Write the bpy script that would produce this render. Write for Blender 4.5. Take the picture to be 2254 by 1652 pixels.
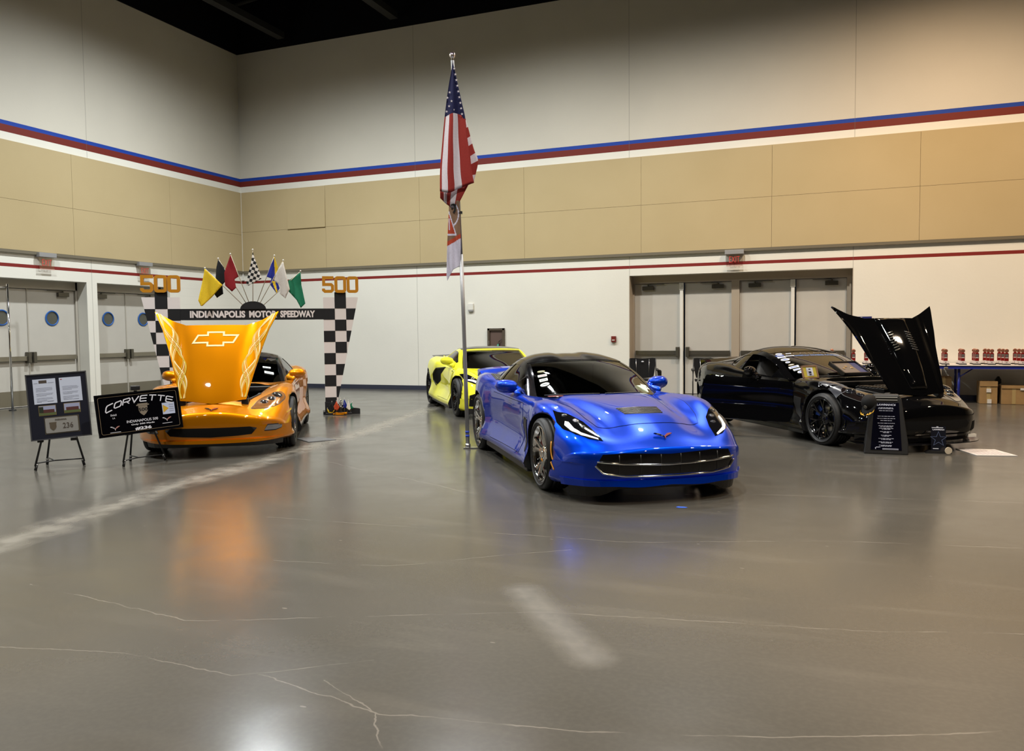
import bpy, bmesh, math, random
from math import sin, cos, pi, radians, sqrt, atan2
from mathutils import Vector, Matrix, noise
from mathutils.bvhtree import BVHTree
from mathutils.geometry import delaunay_2d_cdt
random.seed(7)
for _o in list(bpy.data.objects):
    bpy.data.objects.remove(_o, do_unlink=True)
scene = bpy.context.scene
COL = scene.collection

# ---------------------------------------------------------------- camera
cam_data = bpy.data.cameras.new('camera')
cam_data.sensor_fit = 'HORIZONTAL'
cam_data.sensor_width = 36.0
cam_data.lens = 1770.0 / 2254.0 * 36.0
cam_data.clip_end = 200
cam = bpy.data.objects.new('camera', cam_data)
COL.objects.link(cam)
cam.location = (0, 0, 1.47)
_p, _r, _y = radians(3.156), radians(-0.595), radians(21.77)
_cam = Matrix.Rotation(_y, 4, 'Z') @ Matrix.Rotation(pi / 2 - _p, 4, 'X') @ Matrix.Rotation(_r, 4, 'Z')
cam.matrix_world = Matrix.Translation((0, 0, 1.47)) @ _cam
scene.camera = cam

# ---------------------------------------------------------------- view and world
scene.view_settings.view_transform = 'Standard'
scene.view_settings.look = 'None'
scene.view_settings.gamma = 1.0
scene.view_settings.exposure = -1.05
scene.view_settings.use_curve_mapping = False
world = bpy.data.worlds.new('world')
scene.world = world
world.use_nodes = True
world.node_tree.nodes['Background'].inputs[0].default_value = (0.8, 0.85, 1.0, 1)
world.node_tree.nodes['Background'].inputs[1].default_value = 0.02

# ---------------------------------------------------------------- hall lights (high-bay lamps under the roof, plus an added warm wall wash)
def bay(x, y, power, col, z=8.75, size=169, blend=1.0, rad=.14):
    l = bpy.data.lights.new('high_bay', 'SPOT')
    l.energy = power; l.color = col; l.spot_size = radians(size); l.spot_blend = blend
    l.shadow_soft_size = rad
    o = bpy.data.objects.new('high_bay', l)
    o.location = (x, y, z)
    COL.objects.link(o)
    return o
COOL = (.93, .98, 1.0); NEUT = (1.0, .975, .92); WARM = (1.0, .76, .52)
for x, y, p, c in [(-11.0, 13.2, 4600, COOL), (-6.6, 13.4, 2600, COOL), (-2.4, 13.5, 3300, NEUT), (2.2, 13.5, 4000, WARM), (8.2, 12.5, 3400, WARM), (-11.0, 6.6, 5200, COOL)]:
    bay(x, y, p, c)
for x, y, p, c in [(-6.6, 6.2, 3300, NEUT), (-2.2, 6.0, 3300, NEUT), (2.8, 6.2, 3900, NEUT), (8.4, 6.0, 3200, WARM),
                   (-10.6, -.6, 2400, NEUT), (-4.6, -.8, 1200, NEUT), (2.6, .6, 5000, WARM), (8.4, -1., 2800, WARM), (-3., -7.5, 1000, NEUT), (4., -7.5, 2200, NEUT)]:
    bay(x, y, p, c, size=132)
bay(2.0, 14.9, 900, (1.0, .66, .38), 8.6, 172, 1.0)  # warm wall-washer, added to brighten the upper back wall at right
bay(-6.0, 15.2, 260, NEUT, 8.6, 172, 1.0)

# ---------------------------------------------------------------- helpers
def lin(h):
    h = h.lstrip('#')
    r = [int(h[i:i + 2], 16) / 255 for i in (0, 2, 4)]
    return tuple(c / 12.92 if c <= .04045 else ((c + .055) / 1.055) ** 2.4 for c in r)

def mat(name, col, rough=.5, metal=0., coat=0., spec=.5, emit=None, estr=1., alpha=None, coat_rough=.03):
    m = bpy.data.materials.new(name); m.use_nodes = True
    b = m.node_tree.nodes['Principled BSDF']
    if isinstance(col, str): col = lin(col)
    b.inputs['Base Color'].default_value = (*col, 1)
    b.inputs['Roughness'].default_value = rough
    b.inputs['Metallic'].default_value = metal
    b.inputs['Specular IOR Level'].default_value = spec
    b.inputs['Coat Weight'].default_value = coat
    b.inputs['Coat Roughness'].default_value = coat_rough
    if emit:
        b.inputs['Emission Color'].default_value = (*(lin(emit) if isinstance(emit, str) else emit), 1)
        b.inputs['Emission Strength'].default_value = estr
    return m

def add_noise(m, scale, amount, rough_amt=0., coords='Object', stretch=(1, 1, 1), bump=0.):
    """break up a plain colour with fine procedural noise"""
    nt = m.node_tree; N = nt.nodes; L = nt.links; b = N['Principled BSDF']
    tc = N.new('ShaderNodeTexCoord'); mp = N.new('ShaderNodeMapping'); mp.inputs['Scale'].default_value = stretch
    nz = N.new('ShaderNodeTexNoise'); nz.inputs['Scale'].default_value = scale; nz.inputs['Detail'].default_value = 5
    L.new(tc.outputs[coords], mp.inputs[0]); L.new(mp.outputs[0], nz.inputs['Vector'])
    col = tuple(b.inputs['Base Color'].default_value)[:3]
    r = N.new('ShaderNodeValToRGB')
    r.color_ramp.elements[0].position = .3; r.color_ramp.elements[1].position = .7
    r.color_ramp.elements[0].color = (*[max(0, c * (1 - amount)) for c in col], 1)
    r.color_ramp.elements[1].color = (*[min(1, c * (1 + amount)) for c in col], 1)
    L.new(nz.outputs[0], r.inputs[0]); L.new(r.outputs[0], b.inputs['Base Color'])
    if rough_amt:
        mr = N.new('ShaderNodeMapRange'); base = b.inputs['Roughness'].default_value
        mr.inputs['To Min'].default_value = max(0.01, base - rough_amt); mr.inputs['To Max'].default_value = base + rough_amt
        L.new(nz.outputs[0], mr.inputs[0]); L.new(mr.outputs[0], b.inputs['Roughness'])
    if bump:
        bp = N.new('ShaderNodeBump'); bp.inputs['Strength'].default_value = bump; bp.inputs['Distance'].default_value = .01
        L.new(nz.outputs[0], bp.inputs['Height']); L.new(bp.outputs[0], b.inputs['Normal'])
    return m

def tag(o, label=None, cat=None, group=None, kind=None):
    if label: o['label'] = label
    if cat: o['category'] = cat
    if group: o['group'] = group
    if kind: o['kind'] = kind
    return o

def empty(name, loc=(0, 0, 0), rz=0., label=None, cat=None, group=None, kind=None):
    o = bpy.data.objects.new(name, None); o.empty_display_size = .1
    o.location = loc; o.rotation_euler = (0, 0, rz); COL.objects.link(o)
    return tag(o, label, cat, group, kind)

class MB:
    """collects simple shapes into one mesh"""
    def __init__(s): s.v = []; s.f = []; s.mi = []; s.sm = []
    def add(s, vs, fs, mi=0, smooth=False, M=None):
        n = len(s.v)
        s.v += [tuple(M @ Vector(v)) if M else tuple(v) for v in vs]
        for f in fs:
            s.f.append(tuple(i + n for i in f)); s.mi.append(mi); s.sm.append(smooth)
        return s
    def box(s, a, b, mi=0, M=None):
        x0, y0, z0 = a; x1, y1, z1 = b
        vs = [(x0, y0, z0), (x1, y0, z0), (x1, y1, z0), (x0, y1, z0), (x0, y0, z1), (x1, y0, z1), (x1, y1, z1), (x0, y1, z1)]
        return s.add(vs, [(0, 3, 2, 1), (4, 5, 6, 7), (0, 1, 5, 4), (1, 2, 6, 5), (2, 3, 7, 6), (3, 0, 4, 7)], mi, False, M)
    def tube(s, p0, p1, r0, r1=None, n=12, mi=0, caps=True, M=None, smooth=True):
        r1 = r0 if r1 is None else r1
        p0 = Vector(p0); p1 = Vector(p1); d = (p1 - p0).normalized()
        a = d.orthogonal().normalized(); b = d.cross(a)
        vs = []; fs = []
        for p, r in ((p0, r0), (p1, r1)):
            for i in range(n):
                t = 2 * pi * i / n; vs.append(p + (a * cos(t) + b * sin(t)) * r)
        s.add(vs, [(i, (i + 1) % n, n + (i + 1) % n, n + i) for i in range(n)], mi, smooth, M)
        if caps: s.add(vs, [tuple(reversed(range(n))), tuple(range(n, 2 * n))], mi, False, M)
        return s
    def path(s, pts, r, n=8, mi=0, M=None, closed=False):
        pts = [Vector(p) for p in pts]; m = len(pts); vs = []; ref = None
        for i, p in enumerate(pts):
            if closed: d = pts[(i + 1) % m] - pts[i - 1]
            else: d = pts[min(i + 1, m - 1)] - pts[max(i - 1, 0)]
            d.normalize()
            if ref is None: ref = d.orthogonal().normalized()
            a = (ref - d * ref.dot(d)).normalized(); ref = a; b = d.cross(a)
            rr = r(i / (m - 1)) if callable(r) else r
            for k in range(n):
                t = 2 * pi * k / n; vs.append(p + (a * cos(t) + b * sin(t)) * rr)
        fs = []
        for i in range(m if closed else m - 1):
            j = (i + 1) % m
            for k in range(n): fs.append((i * n + k, i * n + (k + 1) % n, j * n + (k + 1) % n, j * n + k))
        if not closed: fs += [tuple(reversed(range(n))), tuple(range((m - 1) * n, m * n))]
        return s.add(vs, fs, mi, True, M)
    def lathe(s, prof, n=48, axis='Z', M=None, mi=0, smooth=True, closed=False):
        """prof: list of (radius, height)"""
        vs = []; fs = []; m = len(prof)
        for i in range(n):
            t = 2 * pi * i / n
            for r, h in prof:
                c = (r * cos(t), r * sin(t), h)
                if axis == 'Y': c = (r * cos(t), h, r * sin(t))
                if axis == 'X': c = (h, r * cos(t), r * sin(t))
                vs.append(c)
        for i in range(n):
            j = (i + 1) % n
            for k in range(m if closed else m - 1):
                l = (k + 1) % m
                fs.append((i * m + k, j * m + k, j * m + l, i * m + l))
        return s.add(vs, fs, mi, smooth, M)
    def prism(s, poly, h0, h1, axes='XZ', mi=0, M=None, smooth_side=False):
        """poly in 2D extruded along the third axis from h0 to h1"""
        def P(a, b, h):
            return {'XZ': (a, h, b), 'XY': (a, b, h), 'YZ': (h, a, b)}[axes]
        n = len(poly)
        vs = [P(a, b, h0) for a, b in poly] + [P(a, b, h1) for a, b in poly]
        s.add(vs, [tuple(range(n)), tuple(reversed(range(n, 2 * n)))], mi, False, M)
        return s.add(vs, [(i, n + i, n + (i + 1) % n, (i + 1) % n) for i in range(n)], mi, smooth_side, M)
    def sphere(s, c, r, nu=16, nv=10, mi=0, M=None):
        if not hasattr(r, '__len__'): r = (r, r, r)
        vs = []; fs = []
        for i in range(nv + 1):
            ph = pi * i / nv
            for j in range(nu):
                t = 2 * pi * j / nu
                vs.append((c[0] + r[0] * sin(ph) * cos(t), c[1] + r[1] * sin(ph) * sin(t), c[2] + r[2] * cos(ph)))
        for i in range(nv):
            for j in range(nu):
                fs.append((i * nu + j, (i + 1) * nu + j, (i + 1) * nu + (j + 1) % nu, i * nu + (j + 1) % nu))
        return s.add(vs, fs, mi, True, M)
    def build(s, name, mats, parent=None, bevel=0., subsurf=0, fix=True, loc=None, autosmooth=None, merge=True):
        me = bpy.data.meshes.new(name)
        me.from_pydata(s.v, [], s.f)
        mats = mats if isinstance(mats, (list, tuple)) else [mats]
        for m in mats: me.materials.append(m)
        for p, i, sm in zip(me.polygons, s.mi, s.sm):
            p.material_index = i; p.use_smooth = sm
        if fix:
            bm = bmesh.new(); bm.from_mesh(me)
            if merge: bmesh.ops.remove_doubles(bm, verts=bm.verts, dist=1e-5)
            bmesh.ops.recalc_face_normals(bm, faces=bm.faces); bm.to_mesh(me); bm.free()
        o = bpy.data.objects.new(name, me); COL.objects.link(o)
        if parent: o.parent = parent
        if loc: o.location = loc
        if bevel:
            b = o.modifiers.new('bevel', 'BEVEL'); b.width = bevel; b.segments = 2; b.limit_method = 'ANGLE'; b.angle_limit = radians(40)
        if subsurf:
            b = o.modifiers.new('sub', 'SUBSURF'); b.levels = subsurf; b.render_levels = subsurf
        return o

FONT_CACHE = {}
def text_geo(txt, w=None, h=None, bold=0., depth=.002, shear=0., align='C', arch=0., spacing=1.0):
    """lettering as mesh data in local x (right), z (up), front face toward -y"""
    cu = bpy.data.curves.new('t', 'FONT'); cu.body = txt; cu.size = 1; cu.resolution_u = 3
    cu.offset = bold; cu.extrude = .5; cu.space_character = spacing
    cu.shear = shear
    ob = bpy.data.objects.new('t', cu)
    me = ob.to_mesh()
    vs = [v.co.copy() for v in me.vertices]; fs = [tuple(p.vertices) for p in me.polygons]
    ob.to_mesh_clear(); bpy.data.objects.remove(ob); bpy.data.curves.remove(cu)
    if not vs: return [], []
    x0 = min(v.x for v in vs); x1 = max(v.x for v in vs); y0 = min(v.y for v in vs); y1 = max(v.y for v in vs)
    sy = (h / (y1 - y0)) if h else (w / (x1 - x0)); sx = (w / (x1 - x0)) if w else sy
    out = []
    for v in vs:
        x = (v.x - (x0 + x1) / 2) * sx if align == 'C' else (v.x - x0) * sx
        z = (v.y - (y0 + y1) / 2) * sy
        if arch: z -= arch * x * x
        out.append((x, -depth if v.z > 0 else 0., z))
    return out, fs

def add_text(mb, txt, x, z, y=0., mi=0, rot=0., **k):
    vs, fs = text_geo(txt, **k)
    c, s_ = cos(rot), sin(rot)
    mb.add([(x + c * a - s_ * d, y + b, z + s_ * a + c * d) for a, b, d in vs], fs, mi)
    return mb

def poly_plate(mb, pts, y0, y1, mi=0, M=None):
    return mb.prism(pts, y0, y1, 'XZ', mi, M)

def nodes(m): return m.node_tree.nodes, m.node_tree.links, m.node_tree.nodes['Principled BSDF']
def NMath(nt, op, a, b=None, c=None, clamp=False):
    n = nt.nodes.new('ShaderNodeMath'); n.operation = op; n.use_clamp = clamp
    for i, v in enumerate((a, b, c)):
        if v is None: continue
        if isinstance(v, (int, float)): n.inputs[i].default_value = v
        else: nt.links.new(v, n.inputs[i])
    return n.outputs[0]
def NMix(nt, fac, a, b):
    n = nt.nodes.new('ShaderNodeMix'); n.data_type = 'RGBA'
    for i, v in ((0, fac), (6, a), (7, b)):
        if isinstance(v, (int, float)): n.inputs[i].default_value = v
        elif isinstance(v, tuple): n.inputs[i].default_value = (*v, 1) if len(v) == 3 else v
        else: nt.links.new(v, n.inputs[i])
    return n.outputs[2]
# ================================================================ THE HALL
YB, XL, CZ = 18.14, -15.28, 9.1
M_ceil = mat('black roof deck', (.004, .004, .006), .8, spec=.1)
M_truss = mat('dark painted steel', (.022, .022, .022), .6, spec=.2)
M_white = mat('white paint', '#d8d5cc', .6)
M_doorw = add_noise(mat('painted steel door', '#b9b5ac', .45), 2.5, .03)
M_frame = mat('grey door frame', '#a8a296', .5)
M_jamb = mat('tan door jamb', '#a39684', .5)
M_bar = mat('bronze push bar', '#5f5b50', .35, metal=.6)
M_kick = mat('steel kick plate', '#8b8576', .35, metal=.7)
M_blueframe = mat('blue porthole ring', '#1b57a0', .4)
M_darkglass = mat('dark porthole glass', '#4a4a40', .08, spec=.6)
M_base = mat('navy rubber skirting', '#2c3040', .35)
M_black = mat('black', (.008, .008, .008), .5)
M_blackgl = mat('glossy black', (.004, .004, .005), .12, spec=.6)
M_chrome = mat('chrome', (.82, .82, .82), .07, metal=1.)
M_alu = mat('aluminium', (.5, .5, .5), .3, metal=1.)

def wall_material(axis, seams_up, seams_mid, block_rows=False):
    m = bpy.data.materials.new('painted wall ' + axis); m.use_nodes = True
    nt = m.node_tree; N = nt.nodes; L = nt.links; b = N['Principled BSDF']
    b.inputs['Roughness'].default_value = .62; b.inputs['Specular IOR Level'].default_value = .25
    g = N.new('ShaderNodeNewGeometry'); sp = N.new('ShaderNodeSeparateXYZ'); L.new(g.outputs['Position'], sp.inputs[0])
    z = sp.outputs[2]; a = sp.outputs[0 if axis == 'X' else 1]
    nz = N.new('ShaderNodeTexNoise'); nz.inputs['Scale'].default_value = .7; nz.inputs['Detail'].default_value = 6
    L.new(g.outputs['Position'], nz.inputs['Vector'])
    fine = N.new('ShaderNodeTexNoise'); fine.inputs['Scale'].default_value = 25; fine.inputs['Detail'].default_value = 4
    L.new(g.outputs['Position'], fine.inputs['Vector'])
    def band(z0, z1): return NMath(nt, 'MULTIPLY', NMath(nt, 'GREATER_THAN', z, z0), NMath(nt, 'LESS_THAN', z, z1))
    cream = lin('#dedbd0'); col = NMix(nt, NMath(nt, 'GREATER_THAN', z, 5.74), cream, lin('#cac4b6'))
    col = NMix(nt, band(5.52, 5.665), col, lin('#6e271f'))
    col = NMix(nt, band(5.665, 5.745), col, lin('#1b3f9a'))
    col = NMix(nt, band(2.86, 2.93), col, lin('#7b2521'))
    # seams between the wall boards
    line = None
    for s0 in seams_up:
        d = NMath(nt, 'ABSOLUTE', NMath(nt, 'SUBTRACT', a, s0))
        l = NMath(nt, 'LESS_THAN', d, .008)
        line = l if line is None else NMath(nt, 'MAXIMUM', line, l)
    if block_rows:
        md = NMath(nt, 'MODULO', z, .203); l = NMath(nt, 'MULTIPLY', NMath(nt, 'LESS_THAN', md, .008), NMath(nt, 'LESS_THAN', z, 2.8))
        l = NMath(nt, 'MULTIPLY', NMath(nt, 'MULTIPLY', l, .2), NMath(nt, 'GREATER_THAN', a, 15.46))
        line = NMath(nt, 'MAXIMUM', line, l)
    col = NMix(nt, NMath(nt, 'MULTIPLY', line, .38), col, (.12, .11, .09))
    dirt = NMath(nt, 'MULTIPLY_ADD', nz.outputs[0], .16, .92); hs = N.new('ShaderNodeHueSaturation')
    L.new(dirt, hs.inputs['Value']); L.new(col, hs.inputs['Color']); L.new(hs.outputs[0], b.inputs['Base Color'])
    bp = N.new('ShaderNodeBump'); bp.inputs['Strength'].default_value = .12; bp.inputs['Distance'].default_value = .01
    L.new(fine.outputs[0], bp.inputs['Height']); L.new(bp.outputs[0], b.inputs['Normal'])
    return m
M_wallb = wall_material('X', [-9.81, -4.33, .37, 5.9], [])
M_walll = wall_material('Y', [2., 7.6, 13.2], [], True)
M_olive = bpy.data.materials.new('olive fabric acoustic panel'); M_olive.use_nodes = True
def _olive():
    nt = M_olive.node_tree; N = nt.nodes; L = nt.links; b = N['Principled BSDF']
    b.inputs['Roughness'].default_value = .95; b.inputs['Specular IOR Level'].default_value = .05
    g = N.new('ShaderNodeNewGeometry')
    nz = N.new('ShaderNodeTexNoise'); nz.inputs['Scale'].default_value = .5; nz.inputs['Detail'].default_value = 4; L.new(g.outputs['Position'], nz.inputs['Vector'])
    wv = N.new('ShaderNodeTexNoise'); wv.inputs['Scale'].default_value = 90; L.new(g.outputs['Position'], wv.inputs['Vector'])
    c = NMix(nt, nz.outputs[0], lin('#ab9973'), lin('#bcaa85')); L.new(c, b.inputs['Base Color'])
    bp = N.new('ShaderNodeBump'); bp.inputs['Strength'].default_value = .25; bp.inputs['Distance'].default_value = .004
    L.new(wv.outputs[0], bp.inputs['Height']); L.new(bp.outputs[0], b.inputs['Normal'])
_olive()

# ---- polished concrete floor
def seg_mask(nt, px, py, pts, w, soft):
    """1 near the polyline pts (in floor metres), falling to 0"""
    res = None
    for (ax, ay), (bx, by) in zip(pts[:-1], pts[1:]):
        dx, dy = bx - ax, by - ay; ll = dx * dx + dy * dy
        rx = NMath(nt, 'SUBTRACT', px, ax); ry = NMath(nt, 'SUBTRACT', py, ay)
        t = NMath(nt, 'DIVIDE', NMath(nt, 'ADD', NMath(nt, 'MULTIPLY', rx, dx), NMath(nt, 'MULTIPLY', ry, dy)), ll, clamp=True)
        ex = NMath(nt, 'SUBTRACT', rx, NMath(nt, 'MULTIPLY', t, dx)); ey = NMath(nt, 'SUBTRACT', ry, NMath(nt, 'MULTIPLY', t, dy))
        d = NMath(nt, 'SQRT', NMath(nt, 'ADD', NMath(nt, 'MULTIPLY', ex, ex), NMath(nt, 'MULTIPLY', ey, ey)))
        m = NMath(nt, 'SUBTRACT', 1., NMath(nt, 'DIVIDE', NMath(nt, 'SUBTRACT', d, w), soft, clamp=True), clamp=True)
        res = m if res is None else NMath(nt, 'MAXIMUM', res, m)
    return res
M_floor = bpy.data.materials.new('polished concrete'); M_floor.use_nodes = True
def _floor():
    nt = M_floor.node_tree; N = nt.nodes; L = nt.links; b = N['Principled BSDF']
    g = N.new('ShaderNodeNewGeometry')
    def noise_(sc, det=5, stretch=None, dist=0., rz=0.):
        n = N.new('ShaderNodeTexNoise'); n.inputs['Scale'].default_value = sc; n.inputs['Detail'].default_value = det; n.inputs['Distortion'].default_value = dist
        mp = N.new('ShaderNodeMapping')
        if stretch: mp.inputs['Scale'].default_value = stretch
        mp.inputs['Rotation'].default_value = (0, 0, rz)
        L.new(g.outputs['Position'], mp.inputs[0]); L.new(mp.outputs[0], n.inputs['Vector']); return n.outputs[0]
    def ramp(v, p0, p1, c0=(0, 0, 0), c1=(1, 1, 1)):
        r = N.new('ShaderNodeValToRGB'); e = r.color_ramp.elements
        e[0].position = p0; e[1].position = p1; e[0].color = (*c0, 1); e[1].color = (*c1, 1); L.new(v, r.inputs[0]); return r.outputs[0]
    wob = noise_(1.3, 4); wob2 = noise_(7, 3)
    sp = N.new('ShaderNodeSeparateXYZ'); L.new(g.outputs['Position'], sp.inputs[0])
    px = NMath(nt, 'ADD', sp.outputs[0], NMath(nt, 'MULTIPLY_ADD', wob, .3, -.15)); px = NMath(nt, 'ADD', px, NMath(nt, 'MULTIPLY_ADD', wob2, .05, -.025))
    py = NMath(nt, 'ADD', sp.outputs[1], NMath(nt, 'MULTIPLY_ADD', wob2, .06, -.03))
    big = noise_(.35, 4); mid = noise_(1.6, 7, dist=.6); streak = noise_(2.2, 6, (.35, 1.6, 1), .4, .35); fine = noise_(38, 4)
    c = NMix(nt, ramp(big, .3, .7), (.058, .055, .047), (.088, .082, .070))
    c = NMix(nt, NMath(nt, 'MULTIPLY', ramp(mid, .35, .75), .35), c, (.046, .045, .040))
    c = NMix(nt, NMath(nt, 'MULTIPLY', ramp(streak, .55, .85), .35), c, (.16, .148, .125))
    c = NMix(nt, NMath(nt, 'MULTIPLY', ramp(fine, .4, .7), .12), c, (.14, .13, .11))
    # scuffed light lane running across the hall
    lane = seg_mask(nt, px, py, [(-5.2, .5), (-5.44, 3.85), (-5.95, 5.83), (-6.1, 7.3), (-6.46, 10.2), (-7.07, 13.2), (-7.5, 17)], .05, .22)
    lane = NMath(nt, 'MULTIPLY', lane, ramp(noise_(5, 6), .25, .6))
    c = NMix(nt, NMath(nt, 'MULTIPLY', lane, .60), c, (.27, .25, .21))
    sm = seg_mask(nt, sp.outputs[0], sp.outputs[1], [(-1.62, 4.2), (-1.35, 3.85), (-1.0, 3.42)], .03, .12)
    c = NMix(nt, NMath(nt, 'MULTIPLY', sm, NMath(nt, 'MULTIPLY_ADD', noise_(14, 4), .5, .0)), c, (.25, .235, .20))
    # hairline cracks
    cr = None
    for pts, w in (([(-2.3, 2.75), (-1.6, 2.62), (-.9, 2.75), (-.2, 2.95), (.6, 3.3)], .0035), ([(-2.0, 2.8), (-1.62, 2.62), (-1.38, 2.3), (-1.4, 2.0)], .003),
                   ([(-4.2, 5.2), (-2.9, 5.3), (-1.4, 5.4), (0, 5.9), (2, 6.3), (4, 6.6)], .004), ([(-4.4, 3.3), (-3.1, 3.15), (-1.4, 3.9), (0.2, 4.2), (1.6, 4.6)], .004),
                   ([(-3.9, 2.5), (-3.0, 2.72), (-2.4, 2.7), (-1.9, 3.05)], .003), ([(-6, 8.0), (-3, 6.6), (-.5, 7.4), (2.5, 7.9), (5, 8.4)], .004),
                   ([(-3.4, 4.2), (-2.6, 4.35), (-1.6, 5.1)], .003)):
        m = seg_mask(nt, px, py, pts, w * .5, w)
        cr = m if cr is None else NMath(nt, 'MAXIMUM', cr, m)
    cr = NMath(nt, 'MULTIPLY', cr, ramp(noise_(2.5, 3), .38, .55))
    c = NMix(nt, NMath(nt, 'MULTIPLY', cr, .5), c, (.26, .24, .21))
    # chips and scratches
    vo = N.new('ShaderNodeTexVoronoi'); vo.inputs['Scale'].default_value = 2.2; vo.feature = 'F1'
    mp = N.new('ShaderNodeMapping'); mp.inputs['Scale'].default_value = (1, 2.6, 1); mp.inputs['Rotation'].default_value = (0, 0, .5)
    L.new(g.outputs['Position'], mp.inputs[0]); L.new(mp.outputs[0], vo.inputs['Vector'])
    chip = NMath(nt, 'LESS_THAN', NMath(nt, 'ADD', vo.outputs['Distance'], NMath(nt, 'MULTIPLY', wob2, .05)), .055)
    c = NMix(nt, NMath(nt, 'MULTIPLY', chip, .4), c, (.28, .26, .23))
    L.new(c, b.inputs['Base Color'])
    r = NMath(nt, 'MULTIPLY_ADD', mid, .16, .12); r = NMath(nt, 'MULTIPLY_ADD', lane, .15, r); r = NMath(nt, 'MULTIPLY_ADD', sm, .15, r)
    L.new(r, b.inputs['Roughness'])
    b.inputs['Specular IOR Level'].default_value = .55
    bp = N.new('ShaderNodeBump'); bp.inputs['Strength'].default_value = .05; bp.inputs['Distance'].default_value = .01
    L.new(noise_(6, 3), bp.inputs['Height']); L.new(bp.outputs[0], b.inputs['Normal'])
_floor()

def struct(name, mb, m, **k):
    o = mb.build(name, m, **k); o['kind'] = 'structure'; return o
XR, YF = 24., -16.
struct('floor', MB().box((XL - .8, YF, -.2), (XR, YB + .8, 0)), M_floor)
struct('ceiling', MB().box((XL - .3, YF, CZ + 1.7), (XR, YB + .3, CZ + 1.9)), M_ceil)
# back wall with the door opening (x -4.34 .. 0.37)
DX0, DX1, DZ = -4.34, .375, 2.70; RD = .34
w = MB()
w.box((XL - .3, YB, 0), (DX0, YB + .3 + RD, CZ)); w.box((DX1, YB, 0), (XR, YB + .3 + RD, CZ)); w.box((DX0, YB, DZ), (DX1, YB + .3 + RD, CZ))
struct('wall_back', w, M_wallb)
LY = [(10.70, 13.06), (13.33, 15.45)]; LZ = 2.64
w = MB()
w.box((XL - .3 - RD, YF, 0), (XL, LY[0][0], CZ)); w.box((XL - .3 - RD, LY[0][1], 0), (XL, LY[1][0], LZ)); w.box((XL - .3 - RD, LY[1][1], 0), (XL, YB, CZ))
w.box((XL - .3 - RD, LY[0][0], LZ), (XL, LY[1][1], CZ))
struct('wall_left', w, M_walll)
M_plain = mat('far hall wall', '#4a4640', .7)  # dark base colour stands in for the unlit hall behind the camera
struct('wall_right', MB().box((XR, YF, 0), (XR + .2, YB + .3, CZ + 1.8)), M_plain)
struct('wall_front', MB().box((XL - .3, YF - .2, 0), (XR, YF, CZ + 1.8)), M_plain)
# black band where the wall boards stop and the roof space starts
w = MB(); w.box((XL + .05, YB - .02, CZ), (XR, YB + .28, CZ + 1.75)); w.box((XL - .28, YF, CZ + .0), (XL + .05, YB, CZ + 1.75))
struct('trim_1', w, M_ceil)
# acoustic panels
w = MB(); g_ = .0025
xs = [-15.28 + .05, -12.48, -9.68, -6.87, -4.05, -1.24, 1.58, 4.4, 7.2, 10., 12.8, 15.6, 18.4, 21.2, XR]
for x0, x1 in zip(xs[:-1], xs[1:]):
    for z0, z1 in ((3.2, 4.27), (4.27, 5.355)):
        if x0 < -14 and z0 > 4: x1 = -13.68
        w.box((x0 + g_, YB - .05, z0 + g_), (x1 - g_, YB, z1 - g_))
struct('trim_2', w, M_olive)
Mt = Matrix.Translation((-13.08, YB - .05, 5.35)) @ Matrix.Rotation(radians(-1.6), 4, 'X')
struct('trim_3', MB().box((-.6, 0, -1.08), (.597, .05, 0), M=Mt), M_olive)
w = MB()
ys = [-15., -10, -4.2, 1.5, 4.3, 7.1, 9.9, 12.75, 15.5, YB - .05]
for y0, y1 in zip(ys[:-1], ys[1:]):
    for z0, z1 in ((3.2, 4.2), (4.2, 5.355)): w.box((XL, y0 + g_, z0 + g_), (XL + .05, y1 - g_, z1 - g_))
struct('trim_4', w, M_olive)
M_rail = mat('bronze panel rail', '#6b6454', .5)
struct('trim_5', MB().box((XL + .06, YB - .06, 3.14), (XR, YB, 3.2)), M_rail)
struct('trim_6', MB().box((XL, -15, 3.14), (XL + .06, YB - .06, 3.2)), M_rail)
struct('trim_7', MB().box((XL, YB - .06, 2.95), (XL + .06, YB, 5.36)), M_white)
w = MB(); w.box((XL + .02, YB - .02, 0), (DX0 - .02, YB, .11)); w.box((DX1 + .02, YB - .02, 0), (XR, YB, .11))
struct('baseboard_back', w, M_base)
w = MB(); w.box((XL, LY[1][1] + .05, 0), (XL + .02, YB - .02, .11)); w.box((XL, YF, 0), (XL + .02, LY[0][0] - .02, .11))
struct('baseboard_left', w, M_base)

# roof trusses running over the hall
def truss(y0, y1, x0, x1, z, label, vert=True):
    t = empty('roof_truss', ((x0 + x1) / 2, (y0 + y1) / 2, z), 0, label, 'roof truss', 'roof trusses')
    P0 = Vector((x0, y0, z)); P1 = Vector((x1, y1, z)); c = (P0 + P1) / 2; L_ = (P1 - P0).length; d = (P1 - P0).normalized()
    R_ = Matrix.Rotation(atan2(d.y, d.x), 4, 'Z')
    MB().box((-L_ / 2, -.11, .0), (L_ / 2, .11, .16), M=R_).build('bottom_chord', M_truss, t)
    MB().box((-L_ / 2, -.09, 1.2), (L_ / 2, .09, 1.34), M=R_).build('top_chord', M_truss, t)
    n = max(2, int(L_ / 1.9)); s = L_ / n; zz = MB()
    for i in range(n):
        a = -L_ / 2 + i * s
        if i % 2: zz.tube((a, 0, .1), (a + s, 0, 1.25), .05, n=6, M=R_)
        else: zz.tube((a, 0, 1.25), (a + s, 0, .1), .05, n=6, M=R_)
    zz.build('web_bars', M_truss, t)
truss(YB - .25, YF + .3, -10.2, -10.2, CZ + .12, 'dark steel roof truss meeting the back wall left of the tall flag')
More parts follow.
